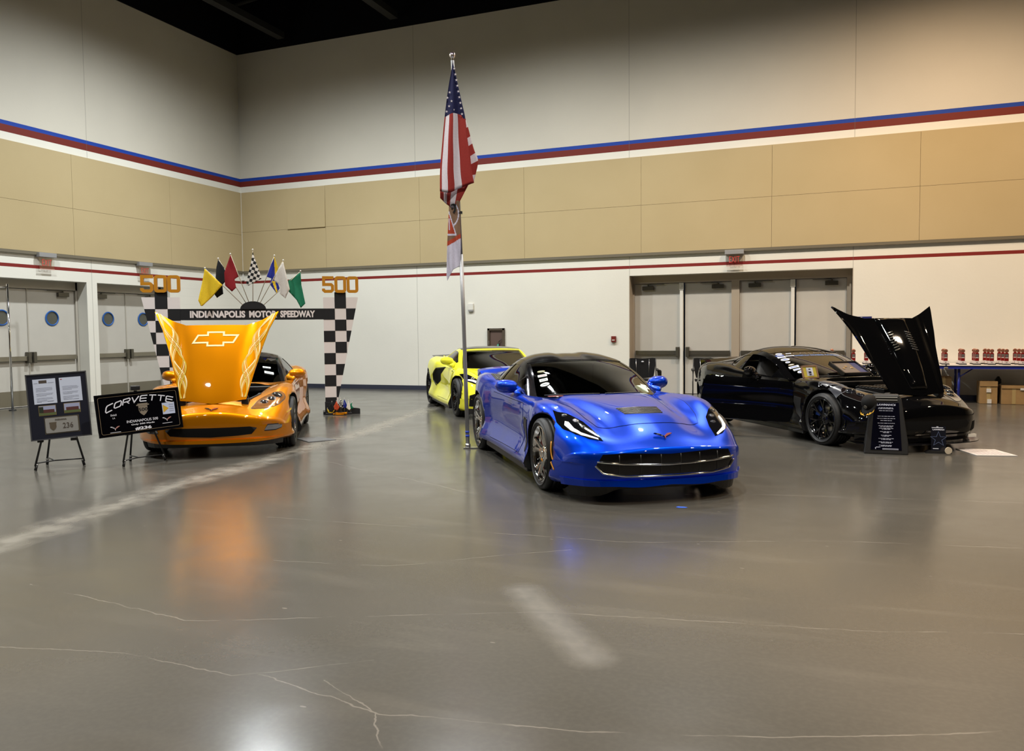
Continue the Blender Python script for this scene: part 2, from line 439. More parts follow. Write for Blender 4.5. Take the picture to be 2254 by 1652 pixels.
truss(YB - .25, YF + .3, -13.6, -13.6, CZ + .12, 'dark steel roof truss closest to the left hall corner')
truss(YB - .25, YF + .3, -6.4, -6.4, CZ + .12, 'dark steel roof truss highest in the black ceiling, over the middle')
truss(13.9, 13.9, XL + .2, 4., CZ + .35, 'dark steel cross beam under the black roof near the top edge')

# ---- doors
def push_bar(parent, x0, x1, z, latch_side, y, M_=None):
    M_ = M_ or M_bar
    b = MB(); b.box((x0, y - .07, z - .055), (x1, y - .015, z + .045)); o = b.build('push_bar', M_, parent, bevel=.008)
    lx = x1 - .06 if latch_side > 0 else x0 + .0
    MB().box((lx, y - .11, z - .10), (lx + .075, y - .0, z + .13)).build('latch', M_bar, o, bevel=.01)
    return o
def closer(parent, x, y, z, s):
    b = MB(); b.box((x - .13, y - .07, z - .045), (x + .13, y - .005, z + .045)); b.tube((x, y - .04, z + .05), (x, y - .04, z + .08), .02)
    b.box((x, y - .055, z + .075), (x + s * .38, y - .035, z + .09))
    b.build('door_closer', M_bar, parent, bevel=.005)
dn = 1
YD = YB + RD
k = 1.0187
def bd(i, x0, x1, latch, hasbar=True):
    r = empty('door_%d' % i, ((x0 + x1) / 2, YD, 0)); r['kind'] = 'structure'
    w2 = (x1 - x0) / 2
    MB().box((-w2 + .004, 0, .01), (w2 - .004, .045, 2.52)).build('leaf', M_doorw, r)
    push_bar(r, -w2 + .03, w2 - .03, .945, latch, 0.)
    closer(r, (w2 - .3) if latch < 0 else (-w2 + .32), 0, 2.42, -1 if latch < 0 else 1)
    return r
bd(1, -4.29, -3.235, 1); bd(2, -3.13, -2.10, -1); bd(3, -1.93, -.85, 1); bd(4, -.75, .26, -1)
w = MB()
w.box((DX0 + .0, YD - .02, 0), (-4.29, YD + .06, 2.53)); w.box((-2.10, YD - .06, 0), (-1.93, YD + .06, 2.53)); w.box((.26, YD - .06, 0), (DX1, YD + .06, 2.53))
w.box((.31, YD - .1, 0), (.345, YD - .06, 2.4))
struct('trim_8', w, M_jamb)
struct('trim_12', MB().box((DX0, YD - .06, 2.53), (DX1, YD + .06, DZ)), M_jamb)
w = MB(); w.box((-3.235, YD - .07, 0), (-3.165, YD + .02, 2.52)); w.box((-.85, YD - .07, 0), (-.78, YD + .02, 2.52))
for x in (-3.2, -.815): w.box((x - .05, YD - .08, 2.36), (x + .05, YD - .06, 2.52)); w.tube((x, YD - .09, 2.45), (x, YD - .07, 2.45), .02)
struct('trim_9', w, M_white, bevel=.003)
struct('trim_10', MB().box((DX0, YB + .001, 0), (DX0 + .012, YD - .02, DZ)).box((DX1 - .012, YB + .001, 0), (DX1, YD - .06, DZ)), M_jamb)
XD = XL - RD
def ld(i, y0, y1, latch, tick):
    # local frame: x along +Y, front facing +X
    r = empty('door_%d' % i, (XD, (y0 + y1) / 2, 0), pi / 2); r['kind'] = 'structure'
    w2 = (y1 - y0) / 2
    n = 40; cz = 1.85; R_ = .165
    MB().box((-w2 + .004, 0, .01), (w2 - .004, .045, 2.45)).build('leaf', M_doorw, r)
    MB().lathe([(R_ + .0, -.012), (R_ - .028, -.03), (R_ - .03, 0.)], 48, 'Y', M=Matrix.Translation((0, 0, cz))).build('porthole_ring', M_blueframe, r)
    MB().lathe([(0.001, -.006), (R_ - .02, -.006)], 48, 'Y', M=Matrix.Translation((0, 0, cz))).build('porthole_glass', M_darkglass, r)
    MB().box((-w2 + .02, -.004, .03), (w2 - .02, 0, .34)).build('kick_plate', M_kick, r)
    push_bar(r, -w2 + .03, w2 - .03, 1.01, latch, 0., M_kick)
    closer(r, (w2 - .3) if latch < 0 else (-w2 + .32), 0, 2.36, -1 if latch < 0 else 1)
# on this wall local +x points to +Y, i.e. toward the corner; the front must face +X
for i, (y0, y1, la) in enumerate([(10.75, 11.88, 1), (11.88, 13.01, -1), (13.38, 14.40, 1), (14.40, 15.42, -1)]):
    ld(5 + i, y0, y1, la, 0)
w = MB()
for (a, b_) in LY:
    w.box((XD - .06, a, 0), (XD + .05, a + .05, LZ)); w.box((XD - .06, b_ - .05, 0), (XD + .05, b_, LZ)); w.box((XD - .06, a, 2.46), (XD + .05, b_, LZ))
    w.box((XD, (a + b_) / 2 - .012, 0), (XD + .015, (a + b_) / 2 + .012, 2.46))
struct('trim_11', w, M_frame, bevel=.003)

# ---- exit signs
M_clear = bpy.data.materials.new('clear acrylic'); M_clear.use_nodes = True
def _clear():
    nt = M_clear.node_tree; N = nt.nodes; L = nt.links
    tr = N.new('ShaderNodeBsdfTransparent'); tr.inputs[0].default_value = (.94, .93, .92, 1); gl = N.new('ShaderNodeBsdfGlossy'); gl.inputs['Roughness'].default_value = .05
    mx = N.new('ShaderNodeMixShader'); mx.inputs[0].default_value = .1
    L.new(tr.outputs[0], mx.inputs[1]); L.new(gl.outputs[0], mx.inputs[2]); L.new(mx.outputs[0], N['Material Output'].inputs[0])
_clear()
M_exitred = mat('red exit lettering', '#c93a34', .5, emit='#d04038', estr=.35)
M_greyhous = mat('grey sign housing', '#8e8d8c', .45)
def exit_sign(loc, rz, label):
    r = empty('exit_sign', loc, rz, label, 'exit sign', 'exit signs')
    MB().box((-.20, -.13, .10), (.20, -.0, .19)).build('housing', M_greyhous, r, bevel=.006)
    MB().box((-.17, -.085, -.14), (.17, -.075, .10)).build('panel', M_clear, r)
    add_text(MB(), 'EXIT', 0, -.01, y=-.086, w=.22, h=.13, bold=-.01, depth=.003).build('lettering', M_exitred, r)
    MB().box((-.17, -.09, -.155), (.17, -.07, -.14)).build('edge_strip', mat('pink edge', '#c9a096', .3), r)
exit_sign((-2.0, YB, 2.98), 0, 'exit sign with red letters above the back wall double doors')
exit_sign((XL, 12.05, 3.0), pi / 2, 'exit sign with red letters above the left wall doors, nearer the camera')
exit_sign((XL, 14.62, 3.0), pi / 2, 'exit sign with red letters on the left wall just above a gold 500')
# wall boxes
r = empty('wall_sensor', (-8.31, YB, 2.06), 0, 'small white box fixed high on the white back wall right of the flagpole', 'wall box')
MB().box((-.07, -.05, -.06), (.07, 0, .10)).build('cover', M_white, r, bevel=.008)
MB().box((-.065, -.045, -.10), (.065, 0, -.06)).build('lower_strip', M_greyhous, r, bevel=.004)
r = empty('fire_alarm_pull', (-4.70, YB, 1.26), 0, 'small dark red fire alarm pull box beside the back wall doors', 'alarm box')
MB().box((-.055, -.05, -.07), (.055, 0, .07)).build('box', mat('dark red', '#6e201c', .4), r, bevel=.006)
MB().box((-.03, -.06, -.03), (.03, -.05, -.01)).build('handle', M_white, r)
r = empty('fire_extinguisher_cabinet', (-7.64, YB, 1.22), 0, 'brown steel cabinet with glass front in the back wall above the yellow car', 'cabinet')
M_cab = mat('brown cabinet', '#5b5145', .4, metal=.3)
b = MB(); b.box((-.22, -.05, -.32), (-.17, 0, .32)); b.box((.17, -.05, -.32), (.22, 0, .32)); b.box((-.22, -.05, .27), (.22, 0, .32)); b.box((-.22, -.05, -.32), (.22, 0, -.27)); b.build('frame', M_cab, r, bevel=.004)
MB().box((-.17, -.012, -.27), (.17, -.002, .27)).build('back_panel', mat('cabinet interior', '#5d4a42', .5), r)
MB().box((-.19, -.06, -.08), (-.175, -.05, .02)).build('handle', M_alu, r)
r = empty('fire_extinguisher', (-7.62, YB - .045, .95), 0, 'green labelled fire extinguisher inside the brown wall cabinet', 'extinguisher')
Mx = Matrix.Rotation(radians(14), 4, 'Y')
MB().lathe([(0.001, 0), (.028, 0), (.030, .015), (.030, .20), (.02, .235), (.01, .25), (.001, .25)], 20, M=Mx).build('cylinder', M_black, r)
MB().box((-.024, -.033, .07), (.024, -.027, .21), M=Mx).build('label_sticker', mat('green sticker', '#58a58c', .5), r)
MB().tube((.05, 0, .26), (.13, 0, .33), .008).build('lever', M_black, r)
# pole standing at the left doors
r = empty('chrome_pole', (XL + .16, 11.1, 0), 0, 'thin chrome pole standing in front of the left wall doors', 'pole')
MB().tube((0, 0, 0.02), (0, 0, 2.5), .022).build('shaft', M_chrome, r)
MB().tube((0, 0, 0), (0, 0, .02), .07, .06, n=20).build('foot', M_black, r)
MB().tube((0, 0, 2.44), (.0, -.5, 2.42), .018).build('top_arm', M_chrome, r)
# ================================================================ CARS
def pchip(xs, ys, x):
    n = len(xs)
    if x <= xs[0]: return ys[0]
    if x >= xs[-1]: return ys[-1]
    h = [xs[i + 1] - xs[i] for i in range(n - 1)]; d = [(ys[i + 1] - ys[i]) / h[i] for i in range(n - 1)]
    def slope(i):
        if i == 0: return d[0]
        if i == n - 1: return d[-1]
        if d[i - 1] * d[i] <= 0: return 0.
        w1 = 2 * h[i] + h[i - 1]; w2 = h[i] + 2 * h[i - 1]
        return (w1 + w2) / (w1 / d[i - 1] + w2 / d[i])
    k = 0
    while x > xs[k + 1]: k += 1
    t = (x - xs[k]) / h[k]; m0 = slope(k) * h[k]; m1 = slope(k + 1) * h[k]
    return (2 * t ** 3 - 3 * t * t + 1) * ys[k] + (t ** 3 - 2 * t * t + t) * m0 + (-2 * t ** 3 + 3 * t * t) * ys[k + 1] + (t ** 3 - t * t) * m1
def catmull(P, t, closed=False):
    n = len(P); i = min(int(t), n - 2); f = t - i
    a = P[max(i - 1, 0)]; b = P[i]; c = P[i + 1]; d = P[min(i + 2, n - 1)]
    return tuple(.5 * ((2 * b[k]) + (-a[k] + c[k]) * f + (2 * a[k] - 5 * b[k] + 4 * c[k] - d[k]) * f * f + (-a[k] + 3 * b[k] - 3 * c[k] + d[k]) * f ** 3) for k in range(len(b)))

def make_body(spec):
    """closed body surface: lofted sections, the nose and tail bent back in plan and blunted"""
    st = sorted(spec['sections'].items())
    xs = [s[0] for s in st]; secs = [s[1] for s in st]; m = len(secs[0])
    NX = 84; SUB = 5
    grid_x = [xs[0] + (xs[-1] - xs[0]) * i / (NX - 1) for i in range(NX)]
    rings = []
    for x in grid_x:
        P = [(pchip(xs, [s[j][0] for s in secs], x), pchip(xs, [s[j][1] for s in secs], x)) for j in range(m)]
        ring = [catmull(P, q / SUB) for q in range((m - 2) * SUB + 1)]
        # underside: same stations across as the top, so that nose and tail close cleanly
        yb, zb = ring[-1]; ty = [a for a, b in ring[:4 * SUB + 1]]; top_y = [a * min(1., (yb - .02) / ty[-1]) for a in ty]
        for a in reversed(top_y): ring.append((a, zb + (P[-1][1] - zb) * min(1., (yb - a) / .25)))
        rings_n = len(ring)
        rings.append([(x, max(a, 0) if 0 < i < len(ring) - 1 else 0., b) for i, (a, b) in enumerate(ring)])
    def cap(ring, sgn, R, zm):
        out = []
        for kk, xo in ((.97, .35), (.9, .62), (.78, .82), (.6, .94), (.35, 1.), (.12, 1.02), (.01, 1.02)):
            out.append([(p[0] + sgn * R * xo, p[1] * (1 - .02 * xo), zm + (p[2] - zm) * kk) for p in ring])
        return out
    rings = rings + cap(rings[-1], 1, spec['noseR'], spec['noseZ'])
    rings = [r for r in reversed(cap(rings[0], -1, spec['tailR'], .6))] + rings
    fx = spec['bendF'][0]; x1 = rings[-1][0][0]; rx = spec['bendR'][0]; x0 = rings[0][0][0]
    def warp(p):
        x, y, z = p
        if x > fx:
            s = sum(c * (abs(y) / .9) ** e for c, e in spec['bendF'][1])
            x = fx + (x - fx) * (1 - s / (x1 - fx))
        if x < rx:
            s = sum(c * (abs(y) / .9) ** e for c, e in spec['bendR'][1])
            x = rx + (x - rx) * (1 - s / (rx - x0))
        if 'lean' in spec and x > 1.9:
            x += 0
        return (x, y, z)
    vs = []; fs = []
    full = []
    for r in rings:
        loop = [warp(p) for p in r]; loop += [(p[0], -p[1], p[2]) for p in reversed(loop[1:-1])]
        full.append(loop)
    n = len(full[0])
    for l in full: vs += l
    for i in range(len(full) - 1):
        for j in range(n):
            fs.append((i * n + j, (i + 1) * n + j, (i + 1) * n + (j + 1) % n, i * n + (j + 1) % n))
    fs.append(tuple(range(n))); b = (len(full) - 1) * n; fs.append(tuple(reversed(range(b, b + n))))
    return vs, fs

def mesh_from(vs, fs, name='m', smooth=True):
    me = bpy.data.meshes.new(name); me.from_pydata(vs, [], fs)
    bm = bmesh.new(); bm.from_mesh(me); bmesh.ops.triangulate(bm, faces=[f for f in bm.faces if len(f.verts) > 20])
    bmesh.ops.recalc_face_normals(bm, faces=bm.faces)
    bm.to_mesh(me); bm.free()
    for p in me.polygons: p.use_smooth = smooth
    return me

def boolean_cut(obj, cutters):
    for mb in cutters:
        c = mb.build('cutter', [M_black], None)
        for p in c.data.polygons: p.material_index = 1
        c.data.materials.append(M_black)
        md = obj.modifiers.new('b', 'BOOLEAN'); md.operation = 'DIFFERENCE'; md.object = c; md.solver = 'EXACT'; md.material_mode = 'INDEX'
        dg = bpy.context.evaluated_depsgraph_get(); dg.update()
        me = bpy.data.meshes.new_from_object(obj.evaluated_get(dg))
        obj.modifiers.clear(); old = obj.data; obj.data = me; bpy.data.meshes.remove(old)
        cm = c.data; bpy.data.objects.remove(c); bpy.data.meshes.remove(cm)
    for p in obj.data.polygons:
        p.use_smooth = p.material_index == 0

PROJ = {  # 2D (a,b) -> start point, direction
    'top': (lambda a, b: Vector((a, b, 2.)), Vector((0, 0, -1))),
    'right': (lambda a, b: Vector((a, -2., b)), Vector((0, 1, 0))),
    'left': (lambda a, b: Vector((a, 2., b)), Vector((0, -1, 0))),
    'front': (lambda a, b: Vector((4., a, b)), Vector((-1, 0, 0))),
}
def proj_dir(kind):
    if kind in PROJ: return PROJ[kind]
    # ('diag', sign): looking from the front corner, down and back; a = along the plan direction across, b = height
    az, el = kind  # azimuth of the viewing direction in degrees (0 = from the front), elevation
    az = radians(az); el = radians(el)
    d = Vector((-cos(az) * cos(el), -sin(az) * cos(el), -sin(el)))
    right = Vector((-sin(az), cos(az), 0)); up = right.cross(-d) * -1
    if up.z < 0: up = -up
    return (lambda a, b: right * a + up * b - d * 6, d)
def in_poly(x, y, poly):
    c = False; n = len(poly)
    for i in range(n):
        x1, y1 = poly[i]; x2, y2 = poly[i - 1]
        if (y1 > y) != (y2 > y) and x < (x2 - x1) * (y - y1) / (y2 - y1) + x1: c = not c
    return c
def smooth_poly(poly, n=6):
    """round off a coarse closed outline"""
    out = []; m = len(poly)
    for i in range(m):
        a, b, c, d = poly[i - 1], poly[i], poly[(i + 1) % m], poly[(i + 2) % m]
        for q in range(n):
            f = q / n
            out.append(tuple(.5 * ((2 * b[k]) + (-a[k] + c[k]) * f + (2 * a[k] - 5 * b[k] + 4 * c[k] - d[k]) * f * f + (-a[k] + 3 * b[k] - 3 * c[k] + d[k]) * f ** 3) for k in range(2)))
    return out
def densify(poly, step):
    out = []; m = len(poly)
    for i in range(m):
        a = Vector(poly[i]); b = Vector(poly[(i + 1) % m]); k = max(1, int((b - a).length / step))
        out += [tuple(a.lerp(b, q / k)) for q in range(k)]
    return out
def skin(bvh, kind, poly, off=.003, thick=.006, step=.04, bulge=None, both=False):
    """piece of sheet that follows the body surface inside the outline poly; returns verts, faces, n_top"""
    F, D = proj_dir(kind)
    poly = densify(poly, step); n = len(poly)
    xs = [p[0] for p in poly]; ys = [p[1] for p in poly]
    pts = [Vector(p) for p in poly]
    x = min(xs) + step / 2
    while x < max(xs):
        y = min(ys) + step / 2
        while y < max(ys):
            if in_poly(x, y, poly) and min((Vector((x, y)) - Vector(p)).length for p in poly) > step * .45: pts.append(Vector((x, y)))
            y += step
        x += step
    V, E_, Fc, ov, oe, of = delaunay_2d_cdt(pts, [(i, (i + 1) % n) for i in range(n)], [tuple(range(n))], 1, 1e-6)
    top = []; nor = []
    for v in V:
        s = F(v[0], v[1]); h, nn, idx, dist = bvh.ray_cast(s, D)
        if h is None:
            h, nn, idx, dist = bvh.find_nearest(s + D * 4)
        if nn.dot(D) > 0: nn = -nn
        top.append(h); nor.append(nn)
    for it in range(2):   # soften the facet normals
        acc = [nn.copy() for nn in nor]
        for f in Fc:
            for i in f:
                for j in f: acc[i] = acc[i] + nor[j]
        nor = [a.normalized() for a in acc]
    k = len(V)
    if bulge:
        dist_ = [min((Vector((v[0], v[1])) - Vector(p)).length for p in poly) for v in V]
        extra = [bulge * min(1, d / .05) for d in dist_]
    else: extra = [0] * k
    vs = [h + nn * (off + e) for h, nn, e in zip(top, nor, extra)] + [h + nn * (off - thick) for h, nn in zip(top, nor)]
    fs = []
    cnt = {}
    for f in Fc:
        f = tuple(f)
        a, b, c = (vs[i] for i in f[:3])
        if (b - a).cross(c - a).dot(D) > 0: f = tuple(reversed(f))
        fs.append(f); fs.append(tuple(i + k for i in reversed(f)))
        for q in range(len(f)):
            e = (f[q], f[(q + 1) % len(f)])
            cnt[e] = 1
    for (a, b) in list(cnt):
        if (b, a) not in cnt: fs.append((b, a, a + k, b + k))
    return vs, fs, k
def skin_obj(name, bvh, kind, poly, m, parent, off=.003, thick=.006, step=.04, mirror=False, **kw):
    objs = []
    for sgn in ((1, -1) if mirror else (1,)):
        vs, fs, k = skin(bvh, kind, poly, off, thick, step, **kw)
        if sgn < 0: vs = [Vector((v.x, -v.y, v.z)) for v in vs]
        me = mesh_from([tuple(v) for v in vs], fs, name)
        bm = bmesh.new(); bm.from_mesh(me)
        for e in bm.edges:
            if len(e.link_faces) == 2 and e.calc_face_angle(0) > radians(50): e.smooth = False
        bm.to_mesh(me); bm.free()
        me.materials.append(m)
        o = bpy.data.objects.new(name, me); COL.objects.link(o); o.parent = parent; objs.append(o)
    return objs
def line_pts(bvh, kind, pts, off=.002, n=8):
    F, D = proj_dir(kind); out = []
    for i in range(len(pts) - 1):
        for q in range(n):
            a = Vector(pts[i]).lerp(Vector(pts[i + 1]), q / n)
            h, nn, _, _ = bvh.ray_cast(F(a[0], a[1]), D)
            if h: out.append(h + (nn if nn.dot(D) < 0 else -nn) * off)
    a = Vector(pts[-1]); h, nn, _, _ = bvh.ray_cast(F(a[0], a[1]), D)
    if h: out.append(h + (nn if nn.dot(D) < 0 else -nn) * off)
    return out

M_tyre = add_noise(mat('tyre rubber', (.012, .012, .012), .55, spec=.35), 30, .2)
M_rotor = mat('brake steel', (.35, .34, .33), .3, metal=1.)
M_well = mat('dark wheel well', (.006, .006, .006), .8, spec=.1)
M_int = mat('black leather trim', (.012, .012, .013), .45, spec=.4)
M_int2 = mat('grey seat leather', (.07, .068, .065), .5)
M_lens = mat('smoked lens', (.004, .004, .005), .05, coat=1.)
M_red = mat('red', '#a3201c', .35)
M_amber = mat('amber marker', '#c98a2c', .25)
M_led = mat('white led strip', '#d9dade', .3)
M_plastic = mat('black plastic', (.012, .012, .012), .5)
def glass_mat(name, tint, refl=.13, gcol=(1, 1, 1)):
    m = bpy.data.materials.new(name); m.use_nodes = True
    nt = m.node_tree; N = nt.nodes; L = nt.links
    tr = N.new('ShaderNodeBsdfTransparent'); tr.inputs[0].default_value = (*tint, 1)
    gl = N.new('ShaderNodeBsdfGlossy'); gl.inputs['Roughness'].default_value = .02; gl.inputs[0].default_value = (*gcol, 1)
    fr = N.new('ShaderNodeFresnel'); fr.inputs[0].default_value = 1.55
    mx = N.new('ShaderNodeMixShader'); L.new(NMath(nt, 'ADD', fr.outputs[0], refl - .04, clamp=True), mx.inputs[0])
    L.new(tr.outputs[0], mx.inputs[1]); L.new(gl.outputs[0], mx.inputs[2]); L.new(mx.outputs[0], N['Material Output'].inputs[0])
    return m
def dome(b, h, nn, r, k=.35, mi=0):
    z = nn.normalized(); x = z.orthogonal().normalized(); y = z.cross(x)
    M_ = Matrix.Translation(h) @ Matrix((x, y, z)).transposed().to_4x4()
    b.lathe([(r * cos(pi / 2 * q / 6), r * k * sin(pi / 2 * q / 6)) for q in range(7)], 20, 'Z', M=M_, mi=mi)
M_glass = glass_mat('tinted car glass', (.46, .48, .47), .05)
M_glassclear = glass_mat('clear windscreen', (.62, .62, .58), .07)
M_glassdark = glass_mat('dark car glass', (.10, .11, .12), .05)

def make_wheel(parent, pos, side, R, W, rimR, style, mrim, mcal):
    """wheel (rim) with tyre, brake disc and calliper; side -1 = right side of the car"""
    x, y, z = pos
    r = bpy.data.objects.new('wheel', None)
    S = side
    b = MB()
    # rim barrel and lip (axis Y, outer face at y=0 growing inward)
    prof = [(rimR, .0), (rimR + .012, -.004), (rimR + .012, -.014), (rimR - .006, -.02), (rimR - .02, -.06), (rimR - .035, -.17), (rimR - .03, -.23)]
    b.lathe([(p, S * h) for p, h in prof], 56, 'Y')
    b.lathe([(.001, S * -.020), (.026, S * -.020), (.032, S * -.028), (.032, S * -.05)], 24, 'Y')
    b.lathe([(.001, S * -.034), (.068, S * -.036), (.082, S * -.055), (.085, S * -.09)], 32, 'Y')
    for i in range(5):
        t = 2 * pi * i / 5 + .3
        b.tube((.05 * cos(t), S * -.04, .05 * sin(t)), (.05 * cos(t), S * -.028, .05 * sin(t)), .009, n=8)
    def spoke(t0, t1, w0, w1, r0=.06, r1=None, d0=-.045, d1=-.012, th=.022):
        r1 = r1 or rimR - .004
        n = 6; vs = []; fs = []
        for q in range(n + 1):
            f = q / n; t = t0 + (t1 - t0) * f; rr = r0 + (r1 - r0) * f; w = w0 + (w1 - w0) * f; d = d0 + (d1 - d0) * f ** .7
            e = Vector((cos(t), 0, sin(t))); p = Vector((-sin(t), 0, cos(t))); c = e * rr
            for u, v in ((-w, d - th), (-w * .55, d), (w * .55, d), (w, d - th)):
                vs.append(c + p * u + Vector((0, S * v, 0)))
        for q in range(n):
            for k_ in range(4):
                fs.append((q * 4 + k_, q * 4 + (k_ + 1) % 4, q * 4 + 4 + (k_ + 1) % 4, q * 4 + 4 + k_))
        b.add(vs, fs, 0, False)
    if style == 'split5':
        for i in range(5):
            t = 2 * pi * i / 5 + pi / 2
            spoke(t - .10, t - .20, .022, .014); spoke(t + .10, t + .20, .022, .014)
    elif style == 'five':
        for i in range(5):
            t = 2 * pi * i / 5 + pi / 2
            spoke(t, t, .045, .030, d0=-.05)
    elif style == 'ysplit':
        for i in range(7):
            t = 2 * pi * i / 7 + pi / 2
            spoke(t, t, .018, .014, r1=.13, d0=-.05, d1=-.03); spoke(t, t - .16, .013, .010, r0=.12, d0=-.03); spoke(t, t + .16, .013, .010, r0=.12, d0=-.03)
    elif style == 'trident':
        for i in range(5):
            t = 2 * pi * i / 5 + pi / 2
            spoke(t, t, .02, .012); spoke(t, t + .3, .018, .012, r0=.08); spoke(t, t - .3, .018, .012, r0=.08)
    r = b.build('wheel', mrim, parent, loc=(x, y, z), autosmooth=True)
    t_ = MB(); ri = rimR + .008
    tp = [(ri, -.002), (ri + .012, .006), (ri + .03, .011), (R - .045, .012), (R - .018, .004), (R - .006, -.010), (R - .0005, -.03)]
    ww = W
    tp2 = []
    for q in range(5):
        c0 = -.03 - (ww - .06) * q / 5
        tp2 += [(R, c0 - .004), (R, c0 - (ww - .06) / 5 + .008), (R - .008, c0 - (ww - .06) / 5 + .006), (R - .008, c0 - (ww - .06) / 5)]
    tp += tp2 + [(R - .001, -ww + .03), (R - .02, -ww + .004), (R - .05, -ww - .004), (ri, -ww + .01)]
    t_.lathe([(p, S * h) for p, h in tp], 72, 'Y'); t_.build('tyre', M_tyre, r)
    MB().lathe([(.06, S * -.10), (rimR - .055, S * -.10), (rimR - .055, S * -.125), (.06, S * -.125)], 40, 'Y', closed=True).build('brake_disc', M_rotor, r)
    c = MB(); RR = rimR - .03; pts = []
    for q in range(7):
        t = radians(150 if S < 0 else 30) + (q - 3) * .12
        pts.append((t))
    outer = [(RR * cos(t), RR * sin(t)) for t in pts]; inner = [((RR - .085) * cos(t), (RR - .085) * sin(t)) for t in reversed(pts)]
    c.prism(outer + inner, S * -.075, S * -.145, 'XZ'); c.build('brake_calliper', mcal, r, bevel=.004)
    return r

def cabin(spec, parent, M_paint, M_roof, M_pillar, M_ws, M_side, M_rear, hatch_rows=(5.6, 8)):
    """greenhouse built as one curved surface: opaque frame, windscreen, side windows, rear glass"""
    rows = spec['cabin']
    def S(u, v):
        i = u
        c = catmull([r[0] for r in rows], i); e = catmull([r[1] for r in rows], i); b = catmull([r[2] for r in rows], i)
        s = -1 if v < 0 else 1; a = abs(v)
        if a <= 1:   # roof arc, flat in the middle, falling to the edge
            x = c[0] + (e[0] - c[0]) * a ** 2; y = e[1] * a; z = c[1] + (e[2] - c[1]) * (a ** 2.6)
            rb = spec.get('bubble', 0.)
            if rb: z += rb * max(0., min(1., (u - 2.9) / .5)) * max(0., min(1., (6.2 - u) / 1.2)) * (max(0., min(1., (a - .22) / .16)) ** 1 * max(0., min(1., (1. - a) / .3)))
        else:
            f = a - 1; bul = sin(pi * f) * .012
            x = e[0] + (b[0] - e[0]) * f; y = e[1] + (b[1] - e[1]) * (f ** .85) + bul; z = e[2] + (b[2] - e[2]) * f
        return Vector((x, s * y, z))
    R = len(rows) - 1
    ws = (.12, spec.get('ws_top', 2.9), .94)      # windscreen u0,u1,vmax
    rear = (spec['rear_u'][0], spec['rear_u'][1], .90)
    side = spec['side_win']                         # list of (u0,u1,v0,v1)
    us = sorted(set([round(R * i / 64, 4) for i in range(65)] + [ws[0], ws[1], rear[0], rear[1]] + [q for s in side for q in s[:2]] + [spec['roof_u'][0], spec['roof_u'][1]]))
    vs_ = sorted(set([round(-2 + 4 * i / 56, 4) for i in range(57)] + [q * s for q in (ws[2], rear[2]) for s in (1, -1)] + [q * s for sd in side for q in sd[2:] for s in (1, -1)] + [1., -1.]))
    groups = {'frame': [], 'windscreen': [], 'rear_window': [], 'roof': []}
    for k_ in range(len(side)): groups[('side', k_, 1)] = []; groups[('side', k_, -1)] = []
    for i in range(len(us) - 1):
        for j in range(len(vs_) - 1):
            u = (us[i] + us[i + 1]) / 2; v = (vs_[j] + vs_[j + 1]) / 2; g_ = 'frame'
            if ws[0] < u < ws[1] and abs(v) < ws[2]: g_ = 'windscreen'
            elif rear[0] < u < rear[1] and abs(v) < rear[2]: g_ = 'rear_window'
            elif spec['roof_u'][0] < u < spec['roof_u'][1] and abs(v) < 1.: g_ = 'roof'
            else:
                for k_, sd in enumerate(side):
                    # slanted window ends follow the pillars
                    if sd[0] < u < sd[1] and sd[2] < abs(v) < sd[3]: g_ = ('side', k_, 1 if v > 0 else -1)
            groups[g_].append((i, j))
    def sheet(cells, th, inset=0.):
        idx = {}; vv = []; ff = []
        def V(i, j):
            if (i, j) not in idx: idx[(i, j)] = len(vv); vv.append((us[i], vs_[j]))
            return idx[(i, j)]
        for i, j in cells: ff.append((V(i, j), V(i + 1, j), V(i + 1, j + 1), V(i, j + 1)))
        P = [S(*q) for q in vv]; N_ = []
        for u, v in vv:
            e = .01; a = S(min(u + e, R), v) - S(max(u - e, 0), v); b = S(u, min(v + e, 2)) - S(u, max(v - e, -2)); nn = a.cross(b).normalized()
            c0 = Vector((-.6, 0, .6))
            if nn.dot(S(u, v) - c0) < 0: nn = -nn
            N_.append(nn)
        n = len(P); out = [tuple(p - q * inset) for p, q in zip(P, N_)] + [tuple(p - q * (inset + th)) for p, q in zip(P, N_)]
        fs = []; ed = {}
        for f in ff:
            fs.append(f); fs.append(tuple(k_ + n for k_ in reversed(f)))
            for q in range(4): ed[(f[q], f[(q + 1) % 4])] = 1
        for a, b in list(ed):
            if (b, a) not in ed: fs.append((b, a, a + n, b + n))
        return out, fs
    def mk(name, cells, m, th=.02, inset=0.):
        if not cells: return None
        vs, fs = sheet(cells, th, inset); me = mesh_from(vs, fs, name); me.materials.append(m)
        bm = bmesh.new(); bm.from_mesh(me)
        for e in bm.edges:
            if len(e.link_faces) == 2 and e.calc_face_angle(0) > radians(45): e.smooth = False
        bm.to_mesh(me); bm.free()
        o = bpy.data.objects.new(name, me); COL.objects.link(o); o.parent = parent; return o
    mk('pillar_frame', groups['frame'], M_pillar, .03)
    mk('roof_panel', groups['roof'], M_roof, .03, -.004 if spec.get('roof_raise', 1) else 0)
    mk('windscreen', groups['windscreen'], M_ws, .006, .004)
    mk('rear_window', groups['rear_window'], M_rear, .006, .004)
    for k_ in range(len(side)):
        for s in (1, -1):
            if ('side', k_, s) in spec.get('no_glass', []): continue
            mk('side_window', groups[('side', k_, s)], M_side, .006, .006)
    return S

